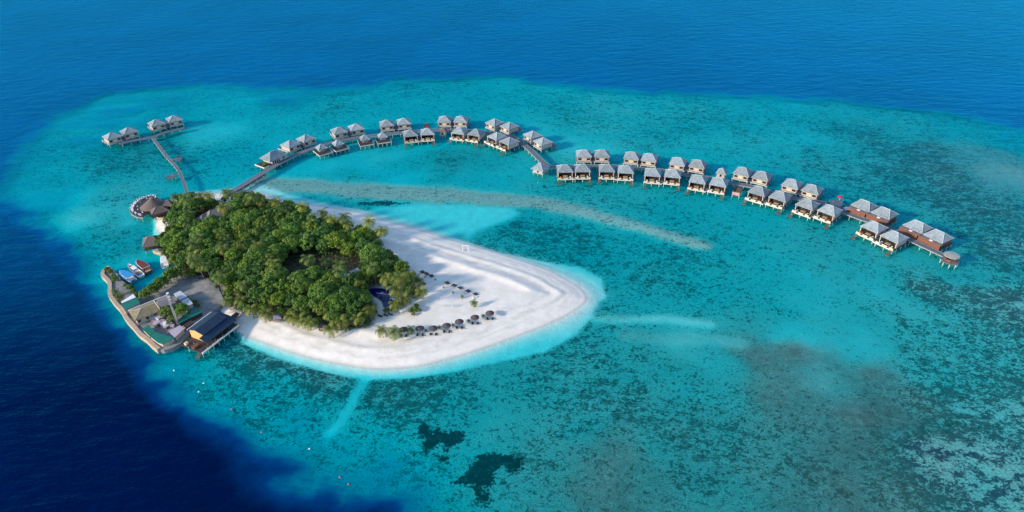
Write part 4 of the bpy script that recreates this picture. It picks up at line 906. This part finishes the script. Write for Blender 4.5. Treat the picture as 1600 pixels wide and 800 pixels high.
# lodge with grey roofs in the wood
lz = yaw_px(322, 331, 40, -13, 6)
pyramid_house((343,324), 11.5, 8.0, 5.0, 8.0, lz, 'larger grey thatched lodge roof rising from the wood near the north beach', rm=greyrf, cap=brownhip, ridge=4.6, zb=1.5, name='thatched_lodge', posts=False)
pyramid_house((318,335), 10.0, 4.6, 4.6, 7.2, lz+.3, 'smaller grey lodge roof at the left end of the thatched lodge in the wood', rm=greyrf, cap=brownhip, ridge=1.2, zb=1.5, name='thatched_lodge', posts=False)
pyramid_house((360,319.5), 8.6, 3.2, 2.4, 6.9, lz, 'lowest grey roof at the right end of the thatched lodge in the wood', rm=greyrf, cap=brownhip, ridge=1.0, zb=1.5, name='thatched_lodge', posts=False)
p = at(555, 424, 4.0); wc = thing('garden_pavilion', (p.x, p.y, 1.6), .75, 'small white flat roofed garden pavilion in the clearing left of the pool', 'pavilion')
MB().box(-2.2, 2.2, -1.7, 1.7, 2.3, 2.45).build('roof', ribrf, wc)
for x in (-1.9, 1.9):
    for y in (-1.4, 1.4): MB().box(x-.08, x+.08, y-.08, y+.08, 0, 2.3).build('post', wood, wc)
# ------------------------------------------------------------------ pool
pool_px = smooth_closed([(575,452),(590,450),(606,453),(620,458),(627,461),(624,468),(614,474),(606,479),(600,480),(597,472),(590,466),(578,460)], 4)
pz = 2.15
pp = ground(pool_px, pz); pc = np.mean(pp, 0)
po = thing('swimming_pool', (0, 0, 0), 0, 'deep blue swimming pool between the palms at the edge of the wood', 'pool')
MB().prism(pp, 1.0, pz).build('water', poolw, po)
wallmesh(pp+[pp[0]], .45, 1.0, pz+.06).build('rim', jetw, po)
wallmesh(ground([(588,457.5),(598,459.3),(610,460),(620,459.6),(625,461)], pz+.1), .22, 1.0, pz+.12).build('lane_edge', whitep, po)

# ------------------------------------------------------------------ boats
def hull(L, W, H, n=14, name='hull', m=whitep, root=None, m2=None, deckz=.0):
    b = MB(); vs = []; prof = []
    for i in range(n+1):
        t = i/n; wv = W/2*(1-max(0, (t-.35)/.65)**2.3)*(.88+.12*min(1, t*4)); sh = H*(1+.35*t**2.5); k = -.45*(1-max(0, (t-.6)/.4)**2)
        x = -L/2+L*t
        ring = [(x, -wv, sh), (x, -wv*.93, sh*.35), (x, -wv*.45, k*.6), (x, 0, k), (x, wv*.45, k*.6), (x, wv*.93, sh*.35), (x, wv, sh), (x, max(wv-.12, 0), sh), (x, max(wv-.16, 0), sh-.35+deckz), (x, -max(wv-.16, 0), sh-.35+deckz), (x, -max(wv-.12, 0), sh)]
        vs += ring
    q = 11; fs = [(i*q+k, i*q+(k+1) % q, (i+1)*q+(k+1) % q, (i+1)*q+k) for i in range(n) for k in range(q)]
    fs += [tuple(range(q))[::-1]]
    b.add(vs, fs); return b.build(name, m, root)
def canopy(root, x0, x1, W, z, m, rim, name='canopy'):
    """boat awning following the boat's outline"""
    out = []; n = 12
    for i in range(n+1):
        t = i/n; x = x0+(x1-x0)*t; wv = W/2*(1-max(0, (t-.3)/.7)**2.6); out.append((x, wv))
    poly = [(x, -w_) for x, w_ in out]+[(x, w_) for x, w_ in out[::-1] if w_ > .02]
    MB().prism(poly, z, z+.14).build('canopy_rim', rim, root)
    top = [(x*.94+(x0+x1)/2*.06, y*.88) for x, y in poly]
    o = MB().prism(top, z+.143, z+.26).build(name, m, root)
    for x in (x0+.5, (x0+x1)/2, x1-1.6):
        for s in (-1, 1): MB().tube([(x, s*W*.36, .5), (x, s*W*.38, z)], .04, 4).build('canopy_post', whitep, root)
    return o
def boat_at(bow, stern, name, label, zz=.8):
    a, b = at(*bow, zz), at(*stern, zz); c = (a+b)/2; L = (a-b).length
    return thing(name, (c.x, c.y, 0), math.atan2(a.y-b.y, a.x-b.x), label, 'boat', 'boats moored in the inlet'), L
r, L = boat_at((187,425), (208.5,438.5), 'canopied_boat', 'white boat with a bright blue canopy, leftmost of the moored boats')
hull(L, 3.6, 1.0, root=r, m=whitep); canopy(r, -L*.36, L*.42, 3.5, 2.1, bluecv, whitep); MB().box(-L/2+.2, -L/2+1.2, -1.1, 1.1, .7, 1.0).build('stern_seat', bluecv, r)
for y in (-.5, .5): MB().box(-L/2-.5, -L/2+.02, y-.2, y+.2, .3, 1.2).build('outboard_motor', darkfab, r)
r, L = boat_at((200,413.5), (221,431), 'speedboat', 'open white speedboat moored between the blue and the maroon canopied boats')
hull(L, 3.2, 1.1, root=r, m=whitep); MB().box(-L*.12, L*.13, -.95, .95, 2.0, 2.12).build('hard_top', whitep, r)
for s in (-1, 1): MB().tube([(-L*.1, s*.85, .8), (-L*.1, s*.85, 2.0)], .05, 4).tube([(L*.1, s*.85, .8), (L*.1, s*.85, 2.0)], .05, 4).build('top_frame', steel, r)
MB().add([(L*.16, -1.0, 1.0), (L*.16, 1.0, 1.0), (L*.12, 1.0, 1.7), (L*.12, -1.0, 1.7), (L*.19, -1.0, 1.0), (L*.19, 1.0, 1.0), (L*.13, 1.0, 1.75), (L*.13, -1.0, 1.75)], [(0,1,2,3),(7,6,5,4),(0,4,5,1),(3,2,6,7),(0,3,7,4),(1,5,6,2)]).build('windscreen', glass_m, r)
MB().box(-L*.4, -L*.2, -1.0, 1.0, .75, 1.1).build('bench', greyrf, r); MB().box(L*.2, L*.33, -.6, .6, 1.15, 1.3).build('foredeck_hatch', redfab, r)
MB().box(-L*.02, L*.08, -.5, .5, .75, 1.35).build('console', greyrf, r)
r, L = boat_at((214,409.5), (233,424.5), 'wooden_dhoni', 'wooden boat with a maroon canopy, rightmost of the three moored together')
hull(L, 3.5, 1.1, root=r, m=wood); canopy(r, -L*.34, L*.47, 3.6, 2.2, redcv, whitep); MB().box(-L/2+.2, -L/2+1.5, -1.1, 1.1, .8, 1.0).build('stern_deck', lightwood, r)
r, L = boat_at((255.3,399.5), (258.3,417.5), 'covered_launch', 'white launch under a full white canopy, moored alone near the trees')
hull(L, 3.2, 1.1, root=r, m=whitep); canopy(r, -L*.33, L*.45, 2.9, 2.0, whitecl, whitep)
for y in (-.6, .6): MB().box(-L/2-.5, -L/2+.02, y-.22, y+.22, .3, 1.3).build('outboard_motor', whitep, r)
MB().box(-L/2+.15, -L/2+.7, -1.2, 1.2, .7, 1.05).build('stern_bench', redcv, r)
p = drop(398.8, 493); db = thing('dinghy', (p.x, p.y, ground_z(p.x, p.y)+.1), -.1, 'small white dinghy pulled up on the sand under the palms', 'boat'); hull(4.2, 1.5, .55, root=db); MB().box(-.3, 0, -.6, .6, .3, .4).build('thwart', wood, db)
# buoys
BU = MB().lathe([(.02, -.3), (.42, -.1), (.5, .15), (.3, .5), (.06, .62), (.05, .9), (.02, .92)], 10).mesh('mooring_buoy', whitep)
BR = MB().lathe([(.02, -.3), (.42, -.1), (.5, .15), (.3, .5), (.06, .62), (.05, .9), (.02, .92)], 10).mesh('mooring_buoy', orange)
for k, (x, y, cc) in enumerate([(272,579,0),(310.5,612.5,0),(318,599,0),(362,640,1),(408.7,675.6,1),(483.5,701.6,0),(531,746,1),(544.6,757,1)]):
    p = at(x, y, 0); single('mooring_buoy', [BU, BR][cc], (p.x, p.y, 0), 0, f"{['white','red'][cc]} buoy floating off the reef edge, {ordn(k)} counted from the service yard", 'buoy', 'buoys along the reef edge', .6)
# ------------------------------------------------------------------ trees
def leafquad(b, p, nrm, s, rnd, mi=0):
    nrm = nrm.normalized(); a = nrm.orthogonal().normalized(); a.rotate(Matrix.Rotation(rnd.uniform(0, 6.28), 3, nrm)); c = nrm.cross(a)
    a *= s*rnd.uniform(.7, 1.2); c *= s*rnd.uniform(.45, .8)
    b.add([p-a, p+c*.9-nrm*s*.12, p+a, p-c*.9-nrm*s*.12], [(0, 1, 2, 3)], mi)
def broadleaf(seed, rad, hgt, nl=30, dens=62, ls=.34):
    rnd = random.Random(seed); b = MB(); t = MB(); core = MB()
    clumps = []
    for k in range(nl):
        for _ in range(30):
            a = rnd.uniform(0, 2*PI); q = math.sqrt(rnd.random()); r = rad*q*.86
            z = hgt*.50+hgt*.42*math.sqrt(max(0, 1-q*q))*rnd.uniform(.72, 1.1)-rnd.random()*hgt*.12
            p = Vector((math.cos(a)*r, math.sin(a)*r, z))
            if all((p-c).length > (cr+.5)*.72 for c, cr in clumps): break
        clumps.append((p, rnd.uniform(.65, 1.25)*rad/4.2))
    for p, cr in clumps:
        cc = [Vector((rnd.gauss(0, 1), rnd.gauss(0, 1), rnd.gauss(0, 1))) for _ in range(int(dens*cr*cr)+14)]
        for d in cc:
            d.normalize(); d.z = d.z*.8+.12
            pos = p+d*cr*rnd.uniform(.72, 1.12)
            nn = (d+Vector((rnd.gauss(0, .45), rnd.gauss(0, .45), rnd.gauss(0, .35)+.25)))
            leafquad(b, pos, nn, ls, rnd)
        t.tube([(p.x*.12, p.y*.12, hgt*.38), (p.x*.55, p.y*.55, hgt*.38+(p.z-hgt*.38)*.45), tuple(p)], [.11, .08, .03], 4, cap=False)
    t.tube([(0, 0, -.6), (.1, .05, hgt*.2), (0, .1, hgt*.42)], [rad*.075, rad*.06, rad*.045], 7)
    return b, t
def make_tree(name, bb, tt, lm, tm):
    root = thing(name); bb.build('crown', lm, root); tt.build('trunk', tm, root); return root
BROAD = [Proto(make_tree('broadleaf_tree', *broadleaf(11+k, r, h, nl, dn), leaf, bark)) for k, (r, h, nl, dn) in enumerate([(4.4, 8.5, 34, 70), (3.9, 8.0, 28, 70), (4.9, 9.4, 42, 66), (3.3, 7.2, 22, 78), (4.5, 7.6, 36, 66), (3.7, 9.2, 28, 72)])]
def palm(seed, h, fl=3.6, nf=17, lean=.8, droop=1.0):
    rnd = random.Random(seed); b = MB(); t = MB()
    a0 = rnd.uniform(0, 6.28); pts = []
    for k in range(7):
        u = k/6; pts.append((math.cos(a0)*lean*u*u, math.sin(a0)*lean*u*u, h*u-.5*(1-u)))
    t.tube(pts, [.24, .17, .15, .14, .13, .12, .16], 7)
    top = Vector(pts[-1])
    for i in range(nf):
        a = i*2.399+rnd.uniform(-.15, .15); el = math.radians(75-95*(i/nf)+rnd.uniform(-8, 8)); L = fl*rnd.uniform(.85, 1.1)
        d = Vector((math.cos(a), math.sin(a), 0)); side = Vector((-d.y, d.x, 0)); p = top.copy(); e = el; n = 11; rach = [p.copy()]
        for k in range(n):
            p = p+(d*math.cos(e)+Vector((0, 0, math.sin(e))))*L/n; e -= math.radians(9.5+4.5*k/n*2)*droop; rach.append(p.copy())
        for k in range(n):
            u = (k+.5)/n; wl = .95*math.sin(PI*min(1, .12+u*.86))**.7*fl/3.6
            q0, q1 = rach[k], rach[k+1]; dd = (q1-q0); nrm = side.cross(dd.normalized())
            for s in (-1, 1):
                for j in (0, .5):
                    c0 = q0+dd*(j+.02); c1 = q0+dd*(j+.40)
                    tip = c0+side*s*wl+dd*1.2-Vector((0, 0, .32*wl*rnd.uniform(.6, 1.3)))
                    b.add([c0, c1, tip+dd*.12, tip], [(0, 1, 2, 3)])
        b.tube([rach[0], rach[4], rach[8], rach[11]], [.05, .035, .02, .01], 3, cap=False)
    for k in range(5):
        a = k*1.25; t.lathe([(.01, h-.55), (.14, h-.42), (.01, h-.28)], 5, c=(top.x+.25*math.cos(a), top.y+.25*math.sin(a)))
    return b, t
def make_palm(name, seed, h, **k):
    root = thing(name); b, t = palm(seed, h, **k); b.build('crown', palmleaf, root); t.build('trunk', palmbark, root); return root
PALMS = [(Proto(make_palm('coconut_palm', 31, 9.5, fl=4.3, nf=15)), 9.5), (Proto(make_palm('coconut_palm', 32, 10.5, fl=4.5, nf=16, lean=1.5)), 10.5), (Proto(make_palm('coconut_palm', 33, 8.5, fl=4.1, nf=14, lean=.4)), 8.5), (Proto(make_palm('coconut_palm', 36, 4.2, fl=4.0, nf=14, lean=.5, droop=.95)), 4.2)]
SMALLP = Proto(make_palm('young_palm', 34, 1.0, fl=1.35, nf=10, lean=.1, droop=.8))
MEDP = Proto(make_palm('young_palm', 35, 2.6, fl=2.5, nf=14, lean=.3))
ZONES = [('beside the swimming pool', (600,455)), ('around the garden clearing', (500,420)), ('by the thatched lodge', (335,335)), ('behind the restaurant deck', (270,325)), ('by the boathouse', (262,375)),
         ('along the north beach', (430,325)), ('along the north beach nearer the tip', (560,362)), ('above the service yard', (330,425)), ('along the south beach near the dock', (390,475)), ('along the south beach', (500,500)), ('in the middle of the wood', (400,380)), ('in the east of the wood', (520,385)), ('facing the open sand', (635,430)), ('behind the boat inlet', (300,400)), ('in the south of the wood', (430,450)), ('in the southeast of the wood', (560,480))]
ZW = [(n_, at(*q, 4)) for n_, q in ZONES]
def zone(p): return min(ZW, key=lambda z: (z[1]-p).length)[0]
TINTS = [('yellow-green', (1.25, 1.12, .75, 1), .22), ('mid green', (.95, 1.0, .95, 1), .42), ('dark green', (.62, .75, .85, 1), .28), ('olive brown', (1.15, .92, .8, 1), .08)]
def tint():
    r = random.random(); s = 0
    for n_, c, w_ in TINTS:
        s += w_
        if r < s: return n_, c
    return TINTS[1][:2]
EXCL = [ground([(455,412),(480,405),(520,408),(560,414),(572,425),(568,440),(540,446),(500,440),(460,446),(442,440)], 2), pp, ground([(570,448),(630,458),(632,472),(600,484),(588,474)], 2),
        ground([(300,342),(330,322),(366,314),(372,326),(345,338),(322,352),(304,352)], 6), ground([(345,300),(356,300),(352,308),(344,309)], 3)]
def inside(x, y, poly): return float(sdf(np.array([x]), np.array([y]), poly)[0])
crownpts = []; xs_ = [q[0] for q in FOREST]; ys_ = [q[1] for q in FOREST]
tries = 0
PALM_PX = [(278,308),(296,315.5),(314,309.5),(329,309.5),(351.5,305),(374,309.5),(389,315.5),(401,309.5),(410,317),(430.6,318),(473.7,329),(487.8,340),(504.7,333),(533.7,347),(546,353.7),(576,353),(592,364),
  (290,347),(299,335),(308,380),(350,393.5),(305,398),(314,371),(353,372),(398.7,386),(482,404),(508.5,408),(528,417.5),(530,428),(584,421),(601,439),(620,441),(640,432),(660,456),(634,469),(616,477),(577,486),
  (355.6,469),(378,468),(393,484),(417.5,489),(454,495.6),(470,500),(483,503),(515,492),(518.8,514),(537,505),(597,516),(616,518),(309,405),(322,412),(340,432),(655,440),(560,500),(430,412),(625,455),(448,330),(520,345),(345,330),(382,445)]
pal = []
SOUTH = [(355.6,469),(378,468),(393,484),(417.5,489),(454,495.6),(470,500),(483,503),(515,492),(518.8,514),(537,505),(597,516),(616,518),(577,486),(616,477),(560,500),(634,469),(655,440),(660,456)]
for i, (x, y) in enumerate(PALM_PX):
    low = (x, y) in SOUTH
    v = 3 if low else i % 3; h = PALMS[v][1]
    zc = 1.6+h*.96; p = at(x, y, zc); pal.append((p, v, h))
while len(crownpts) < 232 and tries < 14000:
    tries += 1; x = random.uniform(min(xs_), max(xs_)); y = random.uniform(min(ys_), max(ys_))
    d0 = inside(x, y, FOREST)
    if d0 < 1.6: continue
    if any(inside(x, y, e) > -2.2 for e in EXCL): continue
    gap = 5.4 if d0 > 8 else 4.3
    if any((x-a)**2+(y-b_)**2 < gap*gap for a, b_ in crownpts): continue
    if any((x-q[0].x)**2+(y-q[0].y)**2 < (3.1 if d0 > 6 else 2.2)**2 for q in pal): continue
    crownpts.append((x, y))
for (x, y) in crownpts:
    d0 = inside(x, y, FOREST); tn, tc_ = tint()
    if d0 > 9: v = random.choice([0, 2, 4, 5, 0, 2]); s_ = random.uniform(.95, 1.25)
    elif d0 > 4: v = random.choice([0, 1, 3, 4, 5]); s_ = random.uniform(.8, 1.05)
    else: v = random.choice([1, 3, 3]); s_ = random.uniform(.55, .8)
    gz = max(ground_z(x, y), 1.0)
    zn = zone(Vector((x, y, 4)))
    big = 'tall' if s_ > 1.08 else 'low' if s_ < .8 else 'rounded'
    o = BROAD[v].put((x, y, gz), random.uniform(0, 6.28), f'{big} {tn} broadleaf tree {zn}', 'tree', f'{big} {tn} broadleaf trees {zn}', s_)
    j = random.uniform(.85, 1.15)
    for ch in o.children:
        if ch.name.startswith('crown'): ch.color = (tc_[0]*j*random.uniform(.93, 1.07), tc_[1]*j, tc_[2]*j*random.uniform(.9, 1.1), 1)
# hedge row between the inlet and the service yard, trees of the yard and the point
def bush(px, z, v, s_, label, color=(1, 1, 1, 1), group=None, cat='tree'):
    p = at(px[0], px[1], z); gz = max(ground_z(p.x, p.y), 1.0) if inside(p.x, p.y, QUAY) < 0 else 1.5
    o = BROAD[v].put((p.x, p.y, gz-(.25*8*s_ if s_ < .62 else 0)), random.uniform(0, 6), label, cat, group, s_)
    for ch in o.children:
        if ch.name.startswith('crown'): ch.color = color
    return o
for k, (x, y) in enumerate([(227,463),(232,458),(237,459),(241,452),(246,452),(250,446),(256,444),(260,438),(266,438),(270,431),(276,433),(283,430)]):
    bush((x, y), 3.5, [1, 3, 5][k % 3], .66 if k < 8 else .8, f'{ordn(k)} bush from the left in the hedge between the inlet and the yard', (.85+.3*random.random(), .95, .9, 1), 'hedge between the inlet and the yard', 'bush')
bush((284,487), 4, 0, .72, 'round bright green tree right of the lattice mast in the yard', (1.15, 1.15, .9, 1))
bush((262,489), 4.5, 1, .8, 'dull olive tree left of the lattice mast in the yard', (1.0, .85, .75, 1))
bush((268,499), 4, 3, .62, 'small dull olive tree at the foot of the lattice mast', (1.0, .85, .75, 1))
for k, (x, y, s_, c_) in enumerate([(167,420,.42,(1.1,.95,.6,1)),(172,424,.36,(1.3,.8,.6,1)),(176,431,.4,(.9,1,.8,1)),(180,436,.38,(1,1,.8,1)),(196,444,.36,(.8,.8,.7,1)),(203,449,.4,(.8,.85,.7,1)),(209,454,.42,(.8,.8,.7,1)),(212,461,.33,(1,1,.8,1)),(205,446,.3,(1,.9,.7,1)),(303,472,.35,(1,1,.8,1)),(309,476,.3,(1,.95,.8,1))]):
    bush((x, y), 2.6, [3, 1][k % 2], s_, (f'{ordn(k)} low shrub along the narrow point beside the moored boats' if k < 9 else f"{['left','right'][k-9]} shrub behind the teal roofed plant room"), c_, 'low shrubs of the service quay', 'shrub')
for k, (x, y) in enumerate([(181,455),(188,461),(184,465)]):
    p = at(x, y, 4.0); MEDP.put((p.x, p.y, 1.5), k*2.0, f'{ordn(k)} bushy palm on the pale sand of the narrow point', 'palm', 'palms on the narrow point', 1.0)
# palms of the wood
cnt_z = {}
order = sorted(range(len(pal)), key=lambda i: PALM_PX[i][0])
for i in order:
    p, v, h = pal[i]; zn = zone(p); cnt_z[zn] = cnt_z.get(zn, -1)+1
    gz = max(ground_z(p.x, p.y), 1.2)
    s_ = random.uniform(.92, 1.12)
    o = PALMS[v][0].put((p.x, p.y, gz), random.uniform(0, 6.28), f'{ordn(cnt_z[zn])} coconut palm from the left {zn}', 'palm tree', 'coconut palms of the island', s_)
    r_ = random.uniform(.8, 1.25); c_ = (r_*1.5, r_*1.25, r_*.9, 1) if (PALM_PX[i][0] > 590 or PALM_PX[i] in SOUTH or random.random() < .3) else (r_*.95, r_*1.0, r_*.9, 1)
    for ch in o.children:
        if ch.name.startswith('crown'): ch.color = c_
# undergrowth between the trunks
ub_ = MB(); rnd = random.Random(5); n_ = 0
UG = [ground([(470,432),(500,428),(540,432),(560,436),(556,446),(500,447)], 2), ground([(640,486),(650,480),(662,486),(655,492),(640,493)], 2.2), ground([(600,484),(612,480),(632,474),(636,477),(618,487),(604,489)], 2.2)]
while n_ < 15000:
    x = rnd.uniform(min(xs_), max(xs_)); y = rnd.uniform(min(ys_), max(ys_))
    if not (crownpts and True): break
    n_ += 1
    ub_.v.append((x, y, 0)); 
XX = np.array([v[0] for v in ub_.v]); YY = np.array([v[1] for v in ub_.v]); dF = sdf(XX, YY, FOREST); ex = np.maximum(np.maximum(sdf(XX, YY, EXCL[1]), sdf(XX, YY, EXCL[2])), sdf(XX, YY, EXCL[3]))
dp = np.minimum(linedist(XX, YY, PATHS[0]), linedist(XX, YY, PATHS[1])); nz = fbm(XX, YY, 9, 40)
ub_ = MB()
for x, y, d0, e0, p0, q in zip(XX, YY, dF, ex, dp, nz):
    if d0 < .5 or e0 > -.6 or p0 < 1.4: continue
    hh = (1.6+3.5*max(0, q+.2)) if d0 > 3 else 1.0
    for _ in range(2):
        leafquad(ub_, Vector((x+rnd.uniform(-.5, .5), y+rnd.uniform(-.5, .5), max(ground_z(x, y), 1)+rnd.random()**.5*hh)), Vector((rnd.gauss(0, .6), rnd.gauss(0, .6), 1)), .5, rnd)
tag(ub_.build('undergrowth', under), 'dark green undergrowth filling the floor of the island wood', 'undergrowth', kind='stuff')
# shrub beds by the pool
for k, (x, y, s_) in enumerate([(641,487,.36),(648,484,.4),(655,486,.34),(651,478,.26),(646,491,.28),(603,486,.33),(610,483,.36),(618,480,.3),(628,476,.34),(632,472,.4)]):
    bush((x, y), 2.6, [3, 1][k % 2], s_, f"{ordn(k if k < 5 else k-5)} low shrub of the {'round bed on the sand' if k < 5 else 'strip'} beside the pool", (1.1, .95, .75, 1), 'shrubs beside the pool', 'shrub')
p = at(413.5, 254, 3.6); o = BROAD[3].put((p.x, p.y, .9), 0, 'bright green tree growing from the reception deck on the jetty', 'tree', None, .42)
for ch in o.children:
    if ch.name.startswith('crown'): ch.color = (1.3, 1.7, .7, 1)

# ------------------------------------------------------------------ on the sand
def on_sand(px): p = drop(*px); return (p.x, p.y, ground_z(p.x, p.y))
par = thing('thatched_parasol'); MB().lathe([(1.75, 2.0), (1.0, 2.42), (.12, 2.85), (.02, 2.95)], 16).lathe([(.02, 2.35), (1.0, 2.3), (1.75, 1.99)], 16).build('canopy', darkth, par)
MB().tube([(0, 0, -.3), (0, 0, 2.4)], .07, 6).build('pole', wood, par)
PAR = Proto(par)
pars = [(630.6,515.5),(656,513.6),(676.6,512),(697.6,508),(717.6,502),(742,495),(765.4,487.8)]
for k, px in enumerate(pars):
    p = at(px[0], px[1], 4.0); gz = ground_z(p.x, p.y)
    PAR.put((p.x, p.y, gz), random.uniform(0, 3), f'dark thatched parasol, {ordn(k)} of the seven from the left along the south beach', 'parasol', 'thatched parasols on the south beach')
    for j, dx in enumerate((-1.0, 1.0)):
        x, y = p.x+dx, p.y-1.5; single('sun_lounger', LDK, (x, y, ground_z(x, y)), PI+random.uniform(-.15, .15), f"dark lounger on the {['left','right'][j]} below the {ordn(k)} thatched parasol from the left", 'lounger', 'dark loungers under the parasols')
dbl = [(660,426),(666,428.8),(673.6,432),(698.5,443),(709,447),(719,451),(731,455.8),(742.5,460.4),(661,444)]
for k, px in enumerate(dbl):
    p = on_sand(px); rz = -.9+random.uniform(-.2, .2)
    for j in (0, 1):
        x = p[0]+math.cos(rz)*(j-.5)*1.1; y = p[1]+math.sin(rz)*(j-.5)*1.1
        single('sun_lounger', LDK, (x, y, ground_z(x, y)), rz+PI, f"{['left','right'][j]} dark lounger of the {ordn(k)} pair counted from the wood" if k < 8 else f"{['left','right'][j]} dark lounger of the pair tucked under the palms", 'lounger', 'lounger pairs on the open sand')
x, y, z = on_sand((741.6,465.5)); single('sun_lounger', LWH, (x, y, z), 2.0, 'pale lounger above the largest young palm on the sand', 'lounger')
for k, px in enumerate([(594,494.5),(603,493.5),(610,492)]):
    x, y, z = on_sand(px); single('sun_lounger', LDK, (x, y, z), 1.2, f'{ordn(k)} small dark lounger on the sand left of the pool shrubs', 'lounger', 'small dark loungers near the pool')
for k, (px, s_) in enumerate([((666,517),.8),((686.4,511.8),.9),((707.4,508.2),.85),((732,500.8),.75),((755,493.4),.85)]):
    x, y, z = on_sand((px[0], px[1]+2)); SMALLP.put((x, y, z), k, f'small young palm, {ordn(k)} from the left between the thatched parasols', 'palm', 'young palms between the parasols', s_)
for k, (px, s_, dsc) in enumerate([((643.6,520),1.1,'yellowish young palm between the first two thatched parasols'),((741.5,477),1.0,'largest young palm standing alone on the open sand')]):
    x, y, z = on_sand((px[0], px[1]+3)); MEDP.put((x, y, z), k, dsc, 'palm', 'larger young palms on the sand', s_)
for k, (px, s_) in enumerate([((723,466),.95),((708,458.5),.6),((693.5,450.5),.5),((680,438),.5),((664,434),.4)]):
    x, y, z = on_sand(px); SMALLP.put((x, y, z), k, f'small palm seedling, {ordn(k)} from the right beside the lounger pairs', 'palm', 'palm seedlings beside the lounger pairs', s_)
a, b_ = Vector(on_sand((678,482.5))), Vector(on_sand((706.5,482.5))); nr = thing('volleyball_net', tuple(a), math.atan2(b_.y-a.y, b_.x-a.x), 'pale volleyball net stretched between two posts on the shaded sand', 'net')
Ln = (b_-a).length; MB().tube([(0, 0, -.2), (0, 0, 2.2)], .05, 6).build('post', whitep, nr); MB().tube([(Ln, 0, -.2), (Ln, 0, 2.2)], .05, 6).build('post', whitep, nr)
nb = MB()
for k in range(8): nb.box(0, Ln, -.01, .01, 1.25+k*.12, 1.27+k*.12)
nb.box(0, Ln, -.02, .02, 2.12, 2.2)
for k in range(28): nb.box(k*Ln/28, k*Ln/28+.02, -.008, .008, 1.25, 2.12)
nb.build('net', rope, nr)
p = on_sand((727.5,393)); sw_ = thing('swing_frame', p, -.12, 'white wooden swing frame at the waterline of the north beach', 'swing')
MB().box(-1.42, -1.26, -.08, .08, -.5, 3.1).build('post', whitep, sw_); MB().box(1.26, 1.42, -.08, .08, -.5, 3.1).build('post', whitep, sw_); MB().box(-1.6, 1.6, -.1, .1, 3.103, 3.27).build('cross_beam', whitep, sw_)
MB().box(-.6, .6, -.2, .2, .8, .87).build('seat', wood, sw_)
for x in (-.5, .5): MB().tube([(x, 0, .87), (x, 0, 3.1)], .025, 4).build('rope', rope, sw_)
x, y, z = on_sand((634,487)); ca = thing('white_canvas_awning', (x, y, z), .75, 'long white awning beside the round shrub bed near the pool', 'awning')
MB().box(-2.6, 2.6, -.55, .55, 1.5, 1.6).box(-2.7, -1.5, -.8, .8, 1.603, 1.7).build('canvas', whitecl, ca)
for q in (-2.4, 0, 2.4):
    for s in (-.45, .45): MB().box(q-.04, q+.04, s-.04, s+.04, 0, 1.5).build('post', whitep, ca)
for k, px in enumerate([(434.5,500.5),(505,514)]):
    p = on_sand(px); h_ = thing('beach_hut', p, .3, f"{['left','right'][k]} of two small brown canopies under the trees of the south beach", 'hut')
    MB().hip(1.6, 1.6, 1.9, 2.7, .1, .12).build('roof', [pinkrf, darkth][k], h_)
    for x in (-1.2, 1.2):
        for y in (-1.2, 1.2): MB().box(x-.05, x+.05, y-.05, y+.05, 0, 1.8).build('post', wood, h_)
